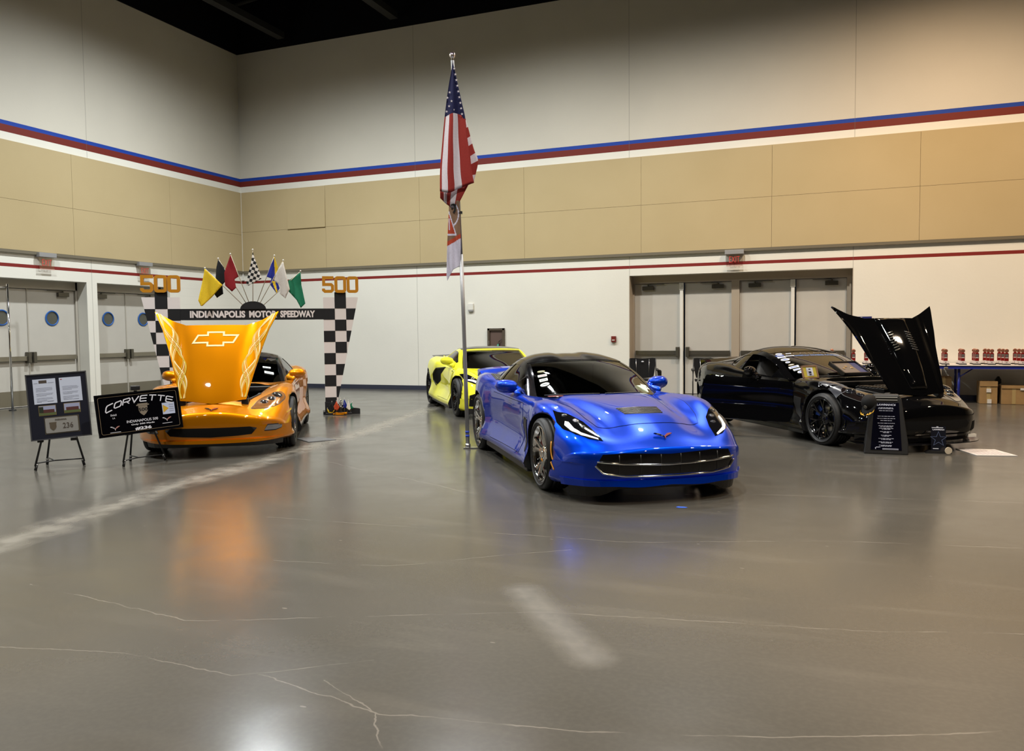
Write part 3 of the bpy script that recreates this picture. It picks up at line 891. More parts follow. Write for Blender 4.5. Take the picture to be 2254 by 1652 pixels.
def interior(parent, spec):
    ix = spec.get('ix', 0.)
    d = MB()
    prof = [(.62, .60), (.60, .74), (.30, .80), (.10, .79), (-.02, .74), (-.04, .60), (.0, .45), (.62, .45)]
    d.prism([(x + ix, z) for x, z in prof], -.64, .64, 'XZ'); d.build('dashboard', M_int, parent, bevel=.02)
    for s in (1, -1):
        b = MB()
        def slab(pts, w0, w1, yc):
            n = len(pts); vs = []; fs = []
            for q, (x, z, th, wd) in enumerate(pts):
                for (a, b_) in ((-1, 0), (-.8, 1), (0, .75), (.8, 1), (1, 0), (.8, -1), (0, -1), (-.8, -1)):
                    vs.append((x, yc + a * wd, z) if 0 else (x + b_ * th * spec_n[q][0], yc + a * wd, z + b_ * th * spec_n[q][1]))
            for q in range(n - 1):
                for k_ in range(8): fs.append((q * 8 + k_, q * 8 + (k_ + 1) % 8, q * 8 + 8 + (k_ + 1) % 8, q * 8 + 8 + k_))
            fs.append(tuple(range(8))); fs.append(tuple(reversed(range((n - 1) * 8, n * 8))))
            b.add(vs, fs, 0, True)
        spec_n = [(0, 1)] * 4
        slab([(-.05 + ix, .36, .05, .20), (-.15 + ix, .40, .07, .23), (-.4 + ix, .37, .07, .23), (-.55 + ix, .34, .06, .22)], 0, 0, s * .36)
        spec_n = [(1, .25)] * 6
        slab([(-.50 + ix, .36, .06, .22), (-.58 + ix, .55, .07, .25), (-.66 + ix, .75, .065, .24), (-.71 + ix, .88, .05, .17), (-.73 + ix, .95, .045, .13), (-.75 + ix, 1.03, .035, .11)], 0, 0, s * .36)
        o = b.build('seat', spec.get('seatmat', M_int2), parent)
    w = MB(); sy = .36
    T = Matrix.Translation((.02 + ix, sy, .76)) @ Matrix.Rotation(radians(-68), 4, 'Y')
    w.path([(.175 * cos(2 * pi * q / 28), .175 * sin(2 * pi * q / 28), 0) for q in range(28)], .014, 8, M=T, closed=True)
    w.tube((0, 0, -.05), (0, 0, .01), .05, M=T); w.box((-.16, -.015, -.01), (.0, .015, .01), M=T); w.box((-.01, -.17, -.01), (.01, .17, .01), M=T)
    w.build('steering_wheel', M_int, parent)

def mirror_pair(parent, spec, M_paint):
    for s in (1, -1):
        mx, my, mz = spec['mirror']
        if s in spec.get('skip_mirror', []): continue
        b = MB(); n = 14; m = 18; vs = []; fs = []
        # swept shell: bulged toward the front, flat mirror face at the rear
        for i in range(n + 1):
            f = i / n; yy = -.125 + .25 * f; hh = .072 * (1 - abs(2 * f - 1) ** 2.6) ** .5 + .002; dd = .085 * (1 - abs(2 * f - 1) ** 2.2) ** .5 + .002
            for j in range(m):
                t = 2 * pi * j / m
                cx = cos(t); x = dd * cx if cx > 0 else .025 * max(-1, cx * 2)
                vs.append((x - .03 * f, yy, hh * sin(t) + .012 * f))
        for i in range(n):
            for j in range(m): fs.append((i * m + j, i * m + (j + 1) % m, (i + 1) * m + (j + 1) % m, (i + 1) * m + j))
        fs += [tuple(range(m)), tuple(reversed(range(n * m, n * m + m)))]
        b.add([(x + mx, s * (y + my - .115), z + mz) for x, y, z in vs], fs, 0, True)
        bx, by, bz = spec['mirror_base']
        b.path([(bx, s * by, bz), (bx - .03, s * (by + .03), bz + .02), (mx + .04, s * (my - .25), mz - .05), (mx + .02, s * (my - .20), mz - .02), (mx, s * (my - .14), mz)], lambda f: .026 + .030 * f, 12)
        o = b.build('side_mirror', M_paint, parent)
        if parent.type == 'EMPTY': MB().box((mx - .048 - .02, s * (my - .21), mz - .045), (mx - .036 - .01, s * (my - .03), mz + .05)).build('mirror_glass', M_chrome, o, bevel=.01)

def emblem(parent, M, w=.17, mats=None):
    """crossed flags badge: two wings meeting in a V"""
    b = MB()
    L_ = [(0, -.5), (-.12, -.1), (-1, .42), (-.82, .50), (-.45, .40), (-.2, .18), (-.05, .05), (0, -.1)]
    b.prism([(x * w / 2, z * w / 2) for x, z in L_], 0, -.006, 'XZ', 0, M)
    b.prism([(-x * w / 2, z * w / 2) for x, z in L_], 0, -.006, 'XZ', 1, M)
    for q in range(3):
        for r_ in range(2):
            if (q + r_) % 2: continue
            x = -.22 - q * .2; z = .05 + q * .115 + r_ * .13 - .02
            b.box(((x - .09) * w / 2, -.008, (z - .05) * w / 2), ((x + .09) * w / 2, -.005, (z + .05) * w / 2), 2, M)
    return b.build('badge', mats or [M_chrome, mat('badge red', '#8a4a42', .2, metal=.3), M_black], parent)

def frame_at(p, n, up=(0, 0, 1)):
    """matrix whose -Y faces along n, Z is up"""
    y = -Vector(n).normalized(); z = Vector(up); x = y.cross(z).normalized(); z = x.cross(y)
    return Matrix.Translation(p) @ Matrix((x, y, z)).transposed().to_4x4()

def build_car(spec, M_paint, M_roof, M_pillar, glasses, label, wheelstyle, mrim, mcal):
    X, Y, hd = spec['pose']
    root = empty('sports_car', (X, Y, 0), radians(hd), label, 'car', None)
    vs, fs = make_body(spec)
    me = mesh_from(vs, fs, 'body')
    bm = bmesh.new(); bm.from_mesh(me); bvh = BVHTree.FromBMesh(bm); bm.free()
    me.materials.append(M_paint); me.materials.append(M_well)
    body = bpy.data.objects.new('body', me); COL.objects.link(body)
    cut = []
    for (wx, wy, wR, wW, rr) in spec['wheels']:
        for s in (1, -1):
            cut.append(MB().lathe([(wR + .038, s * .55), (wR + .038, s * 1.15), (.0, s * 1.15), (.0, s * .55)], 56, 'Y', M=Matrix.Translation((wx, 0, wR + .005)), smooth=False, closed=True) if 0 else
                       MB().tube((wx, s * .55, wR + .01), (wx, s * 1.15, wR + .01), wR + spec.get('archgap', .035), n=64, smooth=False))
    for poly, z0, z1 in spec['cuts']:
        cut.append(MB().prism(poly, z0, z1, 'XY'))
    boolean_cut(body, cut)
    body.parent = root
    body.modifiers.new('w', 'WEIGHTED_NORMAL')
    for (wx, wy, wR, wW, rr) in spec['wheels']:
        for s in (1, -1):
            make_wheel(root, (wx, s * wy, wR), s, wR, wW, rr, wheelstyle, mrim, mcal)
    S = cabin(spec, root, M_paint, M_roof, M_pillar, *glasses)
    interior(root, spec)
    mirror_pair(root, spec, M_paint)
    # chassis pan so that daylight does not show under the body
    MB().box((-1.9, -.55, .16), (1.95, .55, .3)).build('underbody', M_well, root)
    return root, bvh, S, body
# section points from the centre line over the crest down to the sill: (half width, height)
C7 = {
 2.20: [(0, .485), (.2, .48), (.42, .465), (.6, .45), (.74, .435), (.81, .41), (.85, .36), (.87, .29), (.86, .165), (0, .165)],
 2.10: [(0, .55), (.2, .54), (.42, .515), (.6, .515), (.74, .52), (.83, .49), (.885, .42), (.895, .30), (.87, .14), (0, .14)],
 1.90: [(0, .635), (.22, .62), (.42, .575), (.58, .60), (.72, .62), (.85, .57), (.91, .45), (.915, .30), (.88, .13), (0, .13)],
 1.65: [(0, .715), (.26, .70), (.44, .645), (.60, .69), (.74, .72), (.87, .66), (.925, .50), (.93, .32), (.90, .13), (0, .13)],
 1.355: [(0, .765), (.3, .755), (.47, .70), (.62, .765), (.75, .79), (.88, .735), (.93, .56), (.93, .34), (.91, .13), (0, .13)],
 1.05: [(0, .80), (.34, .795), (.50, .745), (.64, .79), (.75, .81), (.865, .76), (.92, .58), (.92, .34), (.90, .13), (0, .13)],
 .75: [(0, .82), (.38, .815), (.53, .77), (.65, .79), (.745, .805), (.84, .75), (.875, .60), (.865, .38), (.88, .13), (0, .13)],
 .4: [(0, .80), (.4, .80), (.56, .78), (.68, .785), (.76, .795), (.835, .755), (.855, .61), (.84, .40), (.875, .13), (0, .13)],
 -.2: [(0, .80), (.4, .80), (.58, .80), (.70, .80), (.785, .81), (.845, .77), (.86, .63), (.85, .42), (.88, .14), (0, .14)],
 -.75: [(0, .84), (.4, .84), (.58, .845), (.70, .855), (.805, .865), (.875, .81), (.895, .65), (.885, .44), (.895, .15), (0, .15)],
 -1.1: [(0, .87), (.4, .875), (.58, .885), (.70, .91), (.81, .92), (.90, .86), (.94, .67), (.935, .42), (.93, .16), (0, .16)],
 -1.355: [(0, .89), (.4, .895), (.58, .91), (.70, .94), (.81, .945), (.91, .88), (.95, .69), (.945, .42), (.93, .16), (0, .16)],
 -1.7: [(0, .91), (.4, .915), (.58, .925), (.7, .94), (.79, .94), (.885, .88), (.93, .69), (.92, .42), (.88, .2), (0, .2)],
 -2.0: [(0, .93), (.4, .93), (.58, .935), (.68, .935), (.76, .925), (.845, .86), (.88, .69), (.87, .42), (.82, .25), (0, .25)],
 -2.2: [(0, .93), (.4, .925), (.55, .92), (.65, .91), (.72, .89), (.79, .82), (.82, .67), (.81, .45), (.76, .28), (0, .28)],
}
def tweak(base, dz=None, dw=None, **rep):
    out = {}
    for x, s in base.items():
        out[x] = [(max(0, a + (dw(x, j) if dw else 0)) if 0 < j < 9 else a, b + (dz(x, j) if dz else 0)) for j, (a, b) in enumerate(s)]
    return out
C6 = {
 2.20: [(0, .555), (.2, .545), (.42, .515), (.6, .48), (.72, .45), (.80, .41), (.845, .35), (.86, .28), (.85, .19), (0, .18)],
 2.08: [(0, .615), (.2, .605), (.42, .575), (.6, .55), (.73, .535), (.83, .50), (.885, .42), (.895, .30), (.87, .17), (0, .15)],
 1.90: [(0, .665), (.22, .655), (.42, .625), (.58, .625), (.72, .63), (.84, .585), (.905, .46), (.91, .30), (.885, .15), (0, .14)],
 1.65: [(0, .715), (.26, .705), (.44, .675), (.60, .695), (.74, .725), (.865, .68), (.92, .50), (.925, .32), (.90, .13), (0, .13)],
 1.355: [(0, .76), (.3, .75), (.47, .715), (.62, .755), (.75, .79), (.88, .75), (.925, .57), (.93, .34), (.91, .13), (0, .13)],
 1.05: [(0, .79), (.34, .785), (.50, .755), (.64, .785), (.75, .81), (.87, .775), (.92, .60), (.92, .36), (.90, .13), (0, .13)],
 .75: [(0, .81), (.38, .805), (.53, .78), (.65, .79), (.745, .805), (.845, .77), (.885, .62), (.875, .40), (.88, .13), (0, .13)],
 .4: [(0, .80), (.4, .80), (.56, .79), (.68, .79), (.76, .80), (.84, .765), (.865, .63), (.85, .42), (.875, .13), (0, .13)],
 -.2: [(0, .80), (.4, .80), (.58, .80), (.70, .805), (.785, .815), (.85, .78), (.87, .65), (.86, .44), (.88, .14), (0, .14)],
 -.75: [(0, .84), (.4, .84), (.58, .85), (.70, .86), (.80, .87), (.88, .82), (.90, .67), (.89, .45), (.895, .15), (0, .15)],
 -1.1: [(0, .87), (.4, .875), (.58, .89), (.70, .915), (.80, .925), (.905, .87), (.94, .69), (.935, .43), (.93, .16), (0, .16)],
 -1.355: [(0, .89), (.4, .895), (.58, .915), (.70, .94), (.79, .945), (.91, .885), (.95, .70), (.945, .43), (.93, .16), (0, .16)],
 -1.7: [(0, .91), (.4, .915), (.58, .93), (.7, .94), (.77, .935), (.88, .87), (.925, .69), (.92, .42), (.88, .2), (0, .2)],
 -2.0: [(0, .93), (.4, .93), (.58, .935), (.66, .93), (.73, .915), (.83, .84), (.87, .68), (.86, .42), (.82, .25), (0, .25)],
 -2.17: [(0, .935), (.4, .93), (.55, .92), (.62, .91), (.68, .88), (.76, .80), (.80, .66), (.79, .45), (.74, .28), (0, .28)],
}
C8 = {
 2.20: [(0, .50), (.2, .495), (.42, .48), (.6, .46), (.74, .44), (.82, .41), (.86, .36), (.88, .29), (.87, .15), (0, .15)],
 2.08: [(0, .57), (.2, .56), (.42, .54), (.6, .53), (.74, .53), (.84, .49), (.90, .42), (.91, .30), (.89, .13), (0, .13)],
 1.90: [(0, .62), (.22, .61), (.42, .585), (.58, .61), (.72, .625), (.86, .58), (.925, .45), (.93, .30), (.90, .12), (0, .12)],
 1.65: [(0, .68), (.26, .67), (.44, .64), (.60, .70), (.74, .73), (.88, .67), (.94, .50), (.945, .32), (.92, .12), (0, .12)],
 1.361: [(0, .73), (.3, .72), (.47, .69), (.62, .76), (.75, .80), (.89, .74), (.95, .56), (.95, .34), (.93, .12), (0, .12)],
 1.05: [(0, .77), (.34, .765), (.50, .75), (.64, .79), (.75, .82), (.87, .77), (.93, .58), (.935, .34), (.92, .12), (0, .12)],
 .75: [(0, .80), (.38, .80), (.53, .80), (.65, .81), (.745, .82), (.845, .77), (.89, .60), (.90, .38), (.92, .12), (0, .12)],
 .4: [(0, .80), (.4, .80), (.56, .80), (.68, .81), (.76, .82), (.845, .78), (.875, .62), (.87, .40), (.925, .12), (0, .12)],
 0.: [(0, .82), (.4, .82), (.58, .82), (.70, .83), (.78, .845), (.85, .80), (.87, .64), (.855, .42), (.93, .12), (0, .13)],
 -.35: [(0, .84), (.4, .84), (.58, .845), (.70, .86), (.80, .875), (.88, .84), (.905, .68), (.87, .44), (.94, .13), (0, .14)],
 -.7: [(0, .88), (.4, .885), (.58, .89), (.70, .91), (.81, .92), (.93, .87), (.965, .70), (.93, .46), (.95, .14), (0, .15)],
 -1.1: [(0, .91), (.4, .92), (.58, .935), (.70, .955), (.81, .96), (.93, .89), (.975, .70), (.965, .44), (.95, .16), (0, .16)],
 -1.361: [(0, .92), (.4, .93), (.58, .95), (.70, .965), (.81, .965), (.93, .89), (.975, .70), (.965, .44), (.95, .16), (0, .16)],
 -1.7: [(0, .94), (.4, .945), (.58, .955), (.7, .96), (.79, .955), (.90, .87), (.95, .69), (.94, .44), (.90, .2), (0, .2)],
 -2.1: [(0, .95), (.4, .95), (.58, .95), (.68, .945), (.76, .93), (.86, .84), (.90, .68), (.88, .45), (.83, .25), (0, .25)],
}
CAB = [  # (centre x,z) (edge x,y,z) (belt x,y,z), from the windscreen foot over the roof to the tail
 [(.80, .80), (.41, .715, .765), (.37, .735, .755)],
 [(.42, .93), (.18, .665, .885), (.14, .775, .775)],
 [(.05, 1.045), (-.05, .615, 1.01), (-.10, .80, .79)],
 [(-.27, 1.135), (-.33, .565, 1.10), (-.38, .805, .805)],
 [(-.6, 1.195), (-.6, .545, 1.135), (-.63, .81, .825)],
 [(-.9, 1.185), (-.9, .53, 1.115), (-.90, .80, .85)],
 [(-1.3, 1.11), (-1.22, .52, 1.02), (-1.18, .72, .89)],
 [(-1.65, 1.02), (-1.58, .52, .965), (-1.56, .64, .915)],
 [(-2.0, .94), (-1.95, .53, .935), (-1.93, .58, .925)],
]
FW = 1.355
BLUE = dict(bubble=.016, pose=(-2.575, 8.603, -54.3), sections=C7, noseR=.045, noseZ=.34, tailR=.08,
            bendF=(1.0, [(.13, 2), (.36, 6)]), bendR=(-1.2, [(.10, 2), (.25, 6)]),
            wheels=[(FW, .905, .332, .245, .254), (-FW, .93, .345, .285, .266)],
            cuts=[([(.50, -.50), (.60, 0), (.50, .50), (.28, .68), (-.55, .69), (-1.1, .55), (-1.1, -.55), (-.55, -.69), (.28, -.68)], .35, 1.5)],
            cabin=CAB, roof_u=(3., 5.4), rear_u=(5.7, 7.8), side_win=[(1.35, 4.35, 1.16, 1.93), (4.5, 5.9, 1.2, 1.9)],
            mirror=(.02, 1.0, .865), mirror_base=(.22, .79, .785))
HOODC6 = [(1.98, .38), (1.7, .45), (1.35, .54), (1.05, .635), (.80, .745), (.90, .56), (1.0, .36), (1.0, 0)]
HOODC6 = HOODC6 + [(x, -y) for x, y in reversed(HOODC6[:-1])] + [(2.05, 0)]
HOODC6K = [(1.94, .38), (1.65, .45), (1.3, .54), (1.0, .635), (.70, .745), (.80, .56), (.90, .36), (.90, 0)]
HOODC6K = HOODC6K + [(x, -y) for x, y in reversed(HOODC6K[:-1])] + [(2.0, 0)]
BAYC6 = [(1.90, -.36), (1.5, -.48), (1.1, -.57), (.86, -.62), (.86, .62), (1.1, .57), (1.5, .48), (1.90, .36)]
COCK = [(.46, -.50), (.56, 0), (.46, .50), (.24, .68), (-.55, .69), (-1.1, .55), (-1.1, -.55), (-.55, -.69), (.24, -.68)]
ORANGE = dict(pose=(-8.056, 9.352, -56.93), sections=C6, noseR=.06, noseZ=.36, tailR=.08,
              bendF=(1.0, [(.10, 2), (.38, 5)]), bendR=(-1.2, [(.10, 2), (.25, 6)]),
              wheels=[(1.343, .905, .325, .245, .238), (-1.343, .925, .335, .285, .25)],
              cuts=[(COCK, .35, 1.5), (BAYC6, .38, 1.5)],
              cabin=CAB, roof_u=(3., 5.4), rear_u=(5.7, 7.8), side_win=[(1.35, 4.35, 1.16, 1.93), (4.5, 5.9, 1.2, 1.9)],
              mirror=(.12, .98, .88), mirror_base=(.24, .80, .80))
BLACK = dict(ORANGE); BLACK.update(pose=(-.21, 12.40, -52.9),
              sections=tweak(C6, dw=lambda x, j: (.05 if x < -1.5 and j >= 4 else .02 if x < -.6 and j >= 4 else 0)),
              wheels=[(1.343, .915, .328, .275, .25), (-1.343, .955, .338, .325, .256)],
              cuts=[(COCK, .35, 1.5), (BAYC6, .38, 1.5), ([(.70, -.60), (.70, -1.1), (-.52, -1.1), (-.52, -.60)], .24, 1.5)],
              skip_mirror=[-1], no_glass=[('side', 0, -1)])
CABC8 = [
 [(1.10, .79), (.76, .715, .80), (.70, .74, .79)],
 [(.80, .92), (.55, .67, .905), (.50, .79, .81)],
 [(.50, 1.04), (.36, .62, 1.02), (.30, .81, .83)],
 [(.28, 1.13), (.22, .575, 1.112), (.12, .82, .845)],
 [(-.05, 1.180), (-.05, .55, 1.145), (-.12, .82, .865)],
 [(-.4, 1.172), (-.4, .53, 1.125), (-.42, .80, .90)],
 [(-.9, 1.12), (-.85, .50, 1.04), (-.82, .68, .94)],
 [(-1.4, 1.03), (-1.35, .50, .99), (-1.33, .60, .955)],
 [(-1.9, .96), (-1.85, .52, .955), (-1.83, .56, .95)],
]
YELLOW = dict(pose=(-6.171, 14.239, -53.35), sections=C8, noseR=.05, noseZ=.34, tailR=.08,
              bendF=(1.0, [(.12, 2), (.36, 5)]), bendR=(-1.3, [(.10, 2), (.2, 6)]),
              wheels=[(1.361, .93, .33, .245, .245), (-1.361, .95, .345, .305, .265)],
              cuts=[([(.85, -.5), (.93, 0), (.85, .5), (.6, .69), (-.25, .69), (-.6, .55), (-.6, -.55), (-.25, -.69), (.6, -.69)], .35, 1.5)],
              cabin=CABC8, roof_u=(3.25, 5.3), rear_u=(5.7, 7.8), side_win=[(1.2, 4.9, 1.14, 1.94)], ix=.32,
              mirror=(.42, 1.0, .925), mirror_base=(.55, .80, .83))
def paint(name, col, metal=.55, rough=.32, flake=True, coat=1.):
    m = mat(name, col, rough, metal, coat=coat)
    nt = m.node_tree; N = nt.nodes; L = nt.links; b = N['Principled BSDF']; b.inputs['Specular IOR Level'].default_value = 0.
    if flake:
        tc = N.new('ShaderNodeTexCoord'); vo = N.new('ShaderNodeTexVoronoi'); vo.inputs['Scale'].default_value = 900
        L.new(tc.outputs['Object'], vo.inputs['Vector'])
        c = tuple(b.inputs['Base Color'].default_value)[:3]
        mx = NMix(nt, NMath(nt, 'MULTIPLY', vo.outputs['Distance'], .6), c, tuple(min(1, q * 1.5) for q in c)); L.new(mx, b.inputs['Base Color'])
    return m
def mir(poly): return poly + [(x, -y) for x, y in reversed(poly) if abs(y) > 1e-6]
def mirf(poly): return poly + [(-y, z) for y, z in reversed(poly) if abs(y) > 1e-6]
def seam(parent, bvh, kind, pts, r=.0022, name='panel_seam', both=True, m=None, n=8, off=.0005):
    P = line_pts(bvh, kind, pts, off, n); b = MB(); b.path(P, r, 6)
    if both: b.path([(p.x, -p.y, p.z) for p in P], r, 6)
    return b.build(name, m or M_well, parent)
def panel(parent, bvh, kind, poly, m, name, gap=.005, off=.0035, step=.04, mirror=False, label=None):
    """a body panel that sits in its own dark shut line"""
    cx = sum(p[0] for p in poly) / len(poly); cy = sum(p[1] for p in poly) / len(poly)
    big = []
    n = len(poly)
    for i, p in enumerate(poly):
        a, c = Vector(poly[i - 1]), Vector(poly[(i + 1) % n]); d = (c - a).normalized(); nn = Vector((d.y, -d.x))
        if nn.dot(Vector(p) - Vector((cx, cy))) < 0: nn = -nn
        big.append((p[0] + nn.x * gap, p[1] + nn.y * gap))
    objs = skin_obj(name, bvh, kind, poly, m, parent, off, .004, step, mirror)
    gaps = skin_obj('panel_seam', bvh, kind, big, M_well, None, off * .35, .003, step, mirror)
    for o, g_ in zip(objs, gaps): g_.parent = o
    return objs
def sticker(parent, S, u, v, w, h, m, shape='oval', rot=0., name='window_sticker', off=.004):
    p = S(u, v); e = .05
    a = S(u, v + e) - S(u, v - e); b_ = S(u - e, v) - S(u + e, v); nn = a.cross(b_).normalized()
    if nn.z < 0: nn = -nn
    b_ = -b_ if b_.z < 0 else b_
    M_ = frame_at(p + nn * off, nn, b_)
    mb = MB()
    if shape == 'oval': pts = [(w / 2 * cos(2 * pi * q / 24), h / 2 * sin(2 * pi * q / 24)) for q in range(24)]
    else: pts = [(-w / 2, -h / 2), (w / 2, -h / 2), (w / 2, h / 2), (-w / 2, h / 2)]
    mb.prism(pts, -.001, .0005, 'XZ', 0, M_ @ Matrix.Rotation(rot, 4, 'Y'))
    k_ = .72
    mb.prism([(x * k_, z * k_ * .5) for x, z in pts], -.0016, -.001, 'XZ', 1, M_ @ Matrix.Rotation(rot, 4, 'Y'))
    return mb.build(name, m, parent)
def front_contour(bvh, ys, z, off=0.):
    out = []
    for y in ys:
        h, nn, _, _ = bvh.ray_cast(Vector((4., y, z)), Vector((-1, 0, 0)))
        if h: out.append(Vector((h.x + off, y, z)))
    return out
def dam(parent, bvh, z0, ztop, zbots, ys, m, name='air_dam', inset=.03, off=0., taper=.02, z_at=None):
    """strip hanging below the nose, following it in plan"""
    P = front_contour(bvh, ys, z_at or ztop + .02, -inset); b = MB(); vs = []; fs = []
    for p, y in zip(P, ys):
        y = p.y; zb = pchip([q[0] for q in zbots], [q[1] for q in zbots], abs(y))
        vs += [(p.x, p.y, ztop), (p.x - taper, p.y * .985, zb), (p.x - taper - .03, p.y * .96, zb), (p.x - .05, p.y * .95, ztop)]
    for i in range(len(P) - 1):
        for k_ in range(4): fs.append((i * 4 + k_, i * 4 + (k_ + 1) % 4, i * 4 + 4 + (k_ + 1) % 4, i * 4 + 4 + k_))
    fs += [(0, 1, 2, 3), tuple(len(vs) - 4 + q for q in (3, 2, 1, 0))]
    b.add(vs, fs, 0, False); return b.build(name, m, parent)
def grid_y(a, n): return [-a + 2 * a * i / n for i in range(n + 1)]
def arc_y(a, n): return [a * sin(-pi / 2 + pi * i / n) for i in range(n + 1)]

P_blue = paint('electric blue paint', (.0005, .034, .42), .68, .34)
car_blue, B_, S_, body_ = build_car(BLUE, P_blue, M_blackgl, M_blackgl, (M_glass, M_glassdark, M_glassdark), 'electric blue sports car with a black roof and chrome wheels, nearest the camera', 'split5', M_chrome, M_red)
M_lamp = mat('lamp projector', '#3c3e42', .1, metal=.6, coat=1.)
def blue_details(R):
    bv = B_
    hood = panel(R, bv, 'top', mir([(.86, 0), (.87, .35), (.93, .62), (1.25, .60), (1.6, .545), (1.77, .49), (1.86, .25), (1.88, 0)]), P_blue, 'hood', step=.035)[0]
    skin_obj('hood_vent', bv, 'top', mir([(1.49, 0), (1.49, .205), (1.67, .185), (1.69, 0)]), M_plastic, hood, .006, .006, .03)
    b = MB()
    for i in range(5):
        x = 1.505 + i * .038; P = line_pts(bv, 'top', [(x, -.20 + i * .003), (x, .20 - i * .003)], .008, 12); b.path(P, .004, 6)
    b.build('vent_slats', mat('dark grey slats', '#5b5a58', .25, metal=.8), hood)
    # head lamps
    hl = [(1.428, -.795), (1.50, -.765), (1.58, -.695), (1.71, -.60), (1.863, -.553), (2.03, -.528), (1.968, -.635), (1.866, -.725), (1.721, -.79), (1.60, -.812)]
    lamps = skin_obj('headlight', bv, 'top', hl, M_lens, R, .004, .012, .03, True)
    for o, s in zip(lamps, (1, -1)):
        strip = [(1.665, -.752), (1.70, -.728), (1.80, -.712), (1.88, -.675), (1.99, -.560), (2.01, -.562), (1.91, -.685), (1.82, -.738), (1.70, -.768)]
        if s < 0: strip = [(x, -y) for x, y in strip]
        skin_obj('led_strip', bv, 'top', strip, M_led, o, .009, .005, .03)
        for (x, y, r) in ((1.59, -.735, .026), (1.70, -.665, .030), (1.80, -.63, .024)):
            h, nn, _, _ = bv.ray_cast(Vector((x, y * s, 2)), Vector((0, 0, -1))); b = MB()
            b.tube(h, h + nn * .006, r, r * .95, 20); dome(b, h + nn * .005, nn, r * .8, .3); b.build('projector', M_lamp, o)
    # mouth
    g_ = skin_obj('grille', bv, 'front', mirf([(0, .248), (.40, .25), (.585, .275), (.635, .33), (.58, .425), (.40, .437), (0, .42)]), M_blackgl, R, .004, .012, .04)[0]
    b = MB()
    P = line_pts(bv, 'front', [(-.62, .365), (-.42, .348), (-.2, .338), (0, .334), (.2, .338), (.42, .348), (.62, .365)], .016, 6); b.path(P, .0085, 8)
    b.build('chrome_bar', M_chrome, g_)
    b = MB(); P = line_pts(bv, 'front', [(-.635, .33), (-.58, .268), (-.40, .243), (-.2, .239), (0, .238), (.2, .239), (.40, .243), (.58, .268), (.635, .33)], .012, 6); b.path(P, .008, 8)
    b.build('chrome_rim', M_chrome, g_)
    for y in (-.45, -.27, -.09, .09, .27, .45):
        P = line_pts(bv, 'front', [(y, .26), (y, .42)], .006, 4); MB().path(P, .004, 6).build('grille_rib', M_plastic, g_)
    # chin: body-colour lip over the black air dam
    dam(R, bv, 0, .205, [(0, .165), (.3, .15), (.5, .16), (.9, .14)], arc_y(.868, 44), P_blue, 'front_lip', -.022, taper=-.01, z_at=.22)
    dam(R, bv, 0, .16, [(0, .12), (.42, .12), (.60, .06), (.9, .045)], grid_y(.80, 30), M_plastic, 'air_dam', .05, z_at=.20)
    h, nn, _, _ = bv.ray_cast(Vector((2.105, 0, 2)), Vector((0, 0, -1)))
    emblem(R, frame_at(h + nn * .006, nn, (-.6, 0, .8)), .175)
    P = line_pts(bv, 'right', [(1.66, .485), (1.70, .37), (1.745, .30), (1.775, .25)], .004, 6)
    for s in (1, -1): MB().path([(p.x, p.y * s, p.z) for p in P], .006, 8).build('side_marker', M_amber, R)
    # flanks
    panel(R, bv, 'right', [(.56, .73), (.60, .60), (.62, .24), (-.60, .25), (-.72, .5), (-.66, .765), (-.2, .745), (.2, .735)], P_blue, 'door', mirror=True, step=.05)
    skin_obj('fender_vent', bv, 'right', [(.86, .60), (.70, .615), (.64, .52), (.72, .42), (.80, .30), (.86, .28), (.80, .44)], M_plastic, R, .006, .006, .03, True)
    for s in (1, -1):
        h, nn, _, _ = bv.ray_cast(Vector((.72, 2 * s, .60)), Vector((0, -s, 0))); MB().box((-.035, -.006, -.012), (.035, 0, .012), 0, frame_at(h + nn * .008, nn)).build('fender_badge', M_chrome, R)
    skin_obj('quarter_intake', bv, 'top', [(-.90, -.70), (-.90, -.80), (-1.24, -.785), (-1.33, -.66), (-1.0, -.66)], M_plastic, R, .004, .006, .03, True)
    for s in (1, -1):
        b = MB()
        for i in range(4):
            y0 = -.69 - i * .026; P = line_pts(bv, 'top', [(-.93, y0), (-1.24, y0 + .01)], .008, 4); b.path([(p.x, p.y * -s, p.z) for p in P], .004, 6)
        b.build('intake_slats', M_rotor, R)
    # ducktail spoiler
    b = MB(); n = 14; vs = []; fs = []
    for i in range(n + 1):
        y = -.78 + 1.56 * i / n; k_ = abs(y / .78); x = -2.04 + .14 * k_ ** 2; z = .925 - .03 * k_ ** 4
        vs += [(x + .12, y, z), (x - .02, y * 1.01, z + .055), (x - .20, y, z + .07), (x - .20, y, z - .02), (x, y, z - .06)]
    for i in range(n):
        for k_ in range(5): fs.append((i * 5 + k_, i * 5 + (k_ + 1) % 5, i * 5 + 5 + (k_ + 1) % 5, i * 5 + 5 + k_))
    fs += [(0, 1, 2, 3, 4), tuple(n * 5 + q for q in (4, 3, 2, 1, 0))]
    b.add(vs, fs); b.build('spoiler', P_blue, R, bevel=.008)
    b = MB()
    for s in (1, -1): b.prism([(.98, .19), (.98, .10), (-.90, .11), (-.90, .20)], s * .86, s * .925, 'XZ')
    b.build('side_skirt', M_plastic, R, bevel=.015)
    white = mat('sticker white', '#cfd8cf', .4); dk = mat('sticker print', '#3b4a44', .4)
    for (u, v, w_, h_, m0, m1, sh) in ((1.95, -.80, .085, .045, mat('sticker tan', '#8e8a5e', .4), dk, 'oval'), (1.6, -.80, .10, .05, white, M_red, 'r'),
                                       (1.27, -.80, .09, .06, white, dk, 'r'), (.93, -.80, .10, .075, white, dk, 'oval')):
        sticker(R, S_, u, v, w_, h_, [m0, m1], sh)
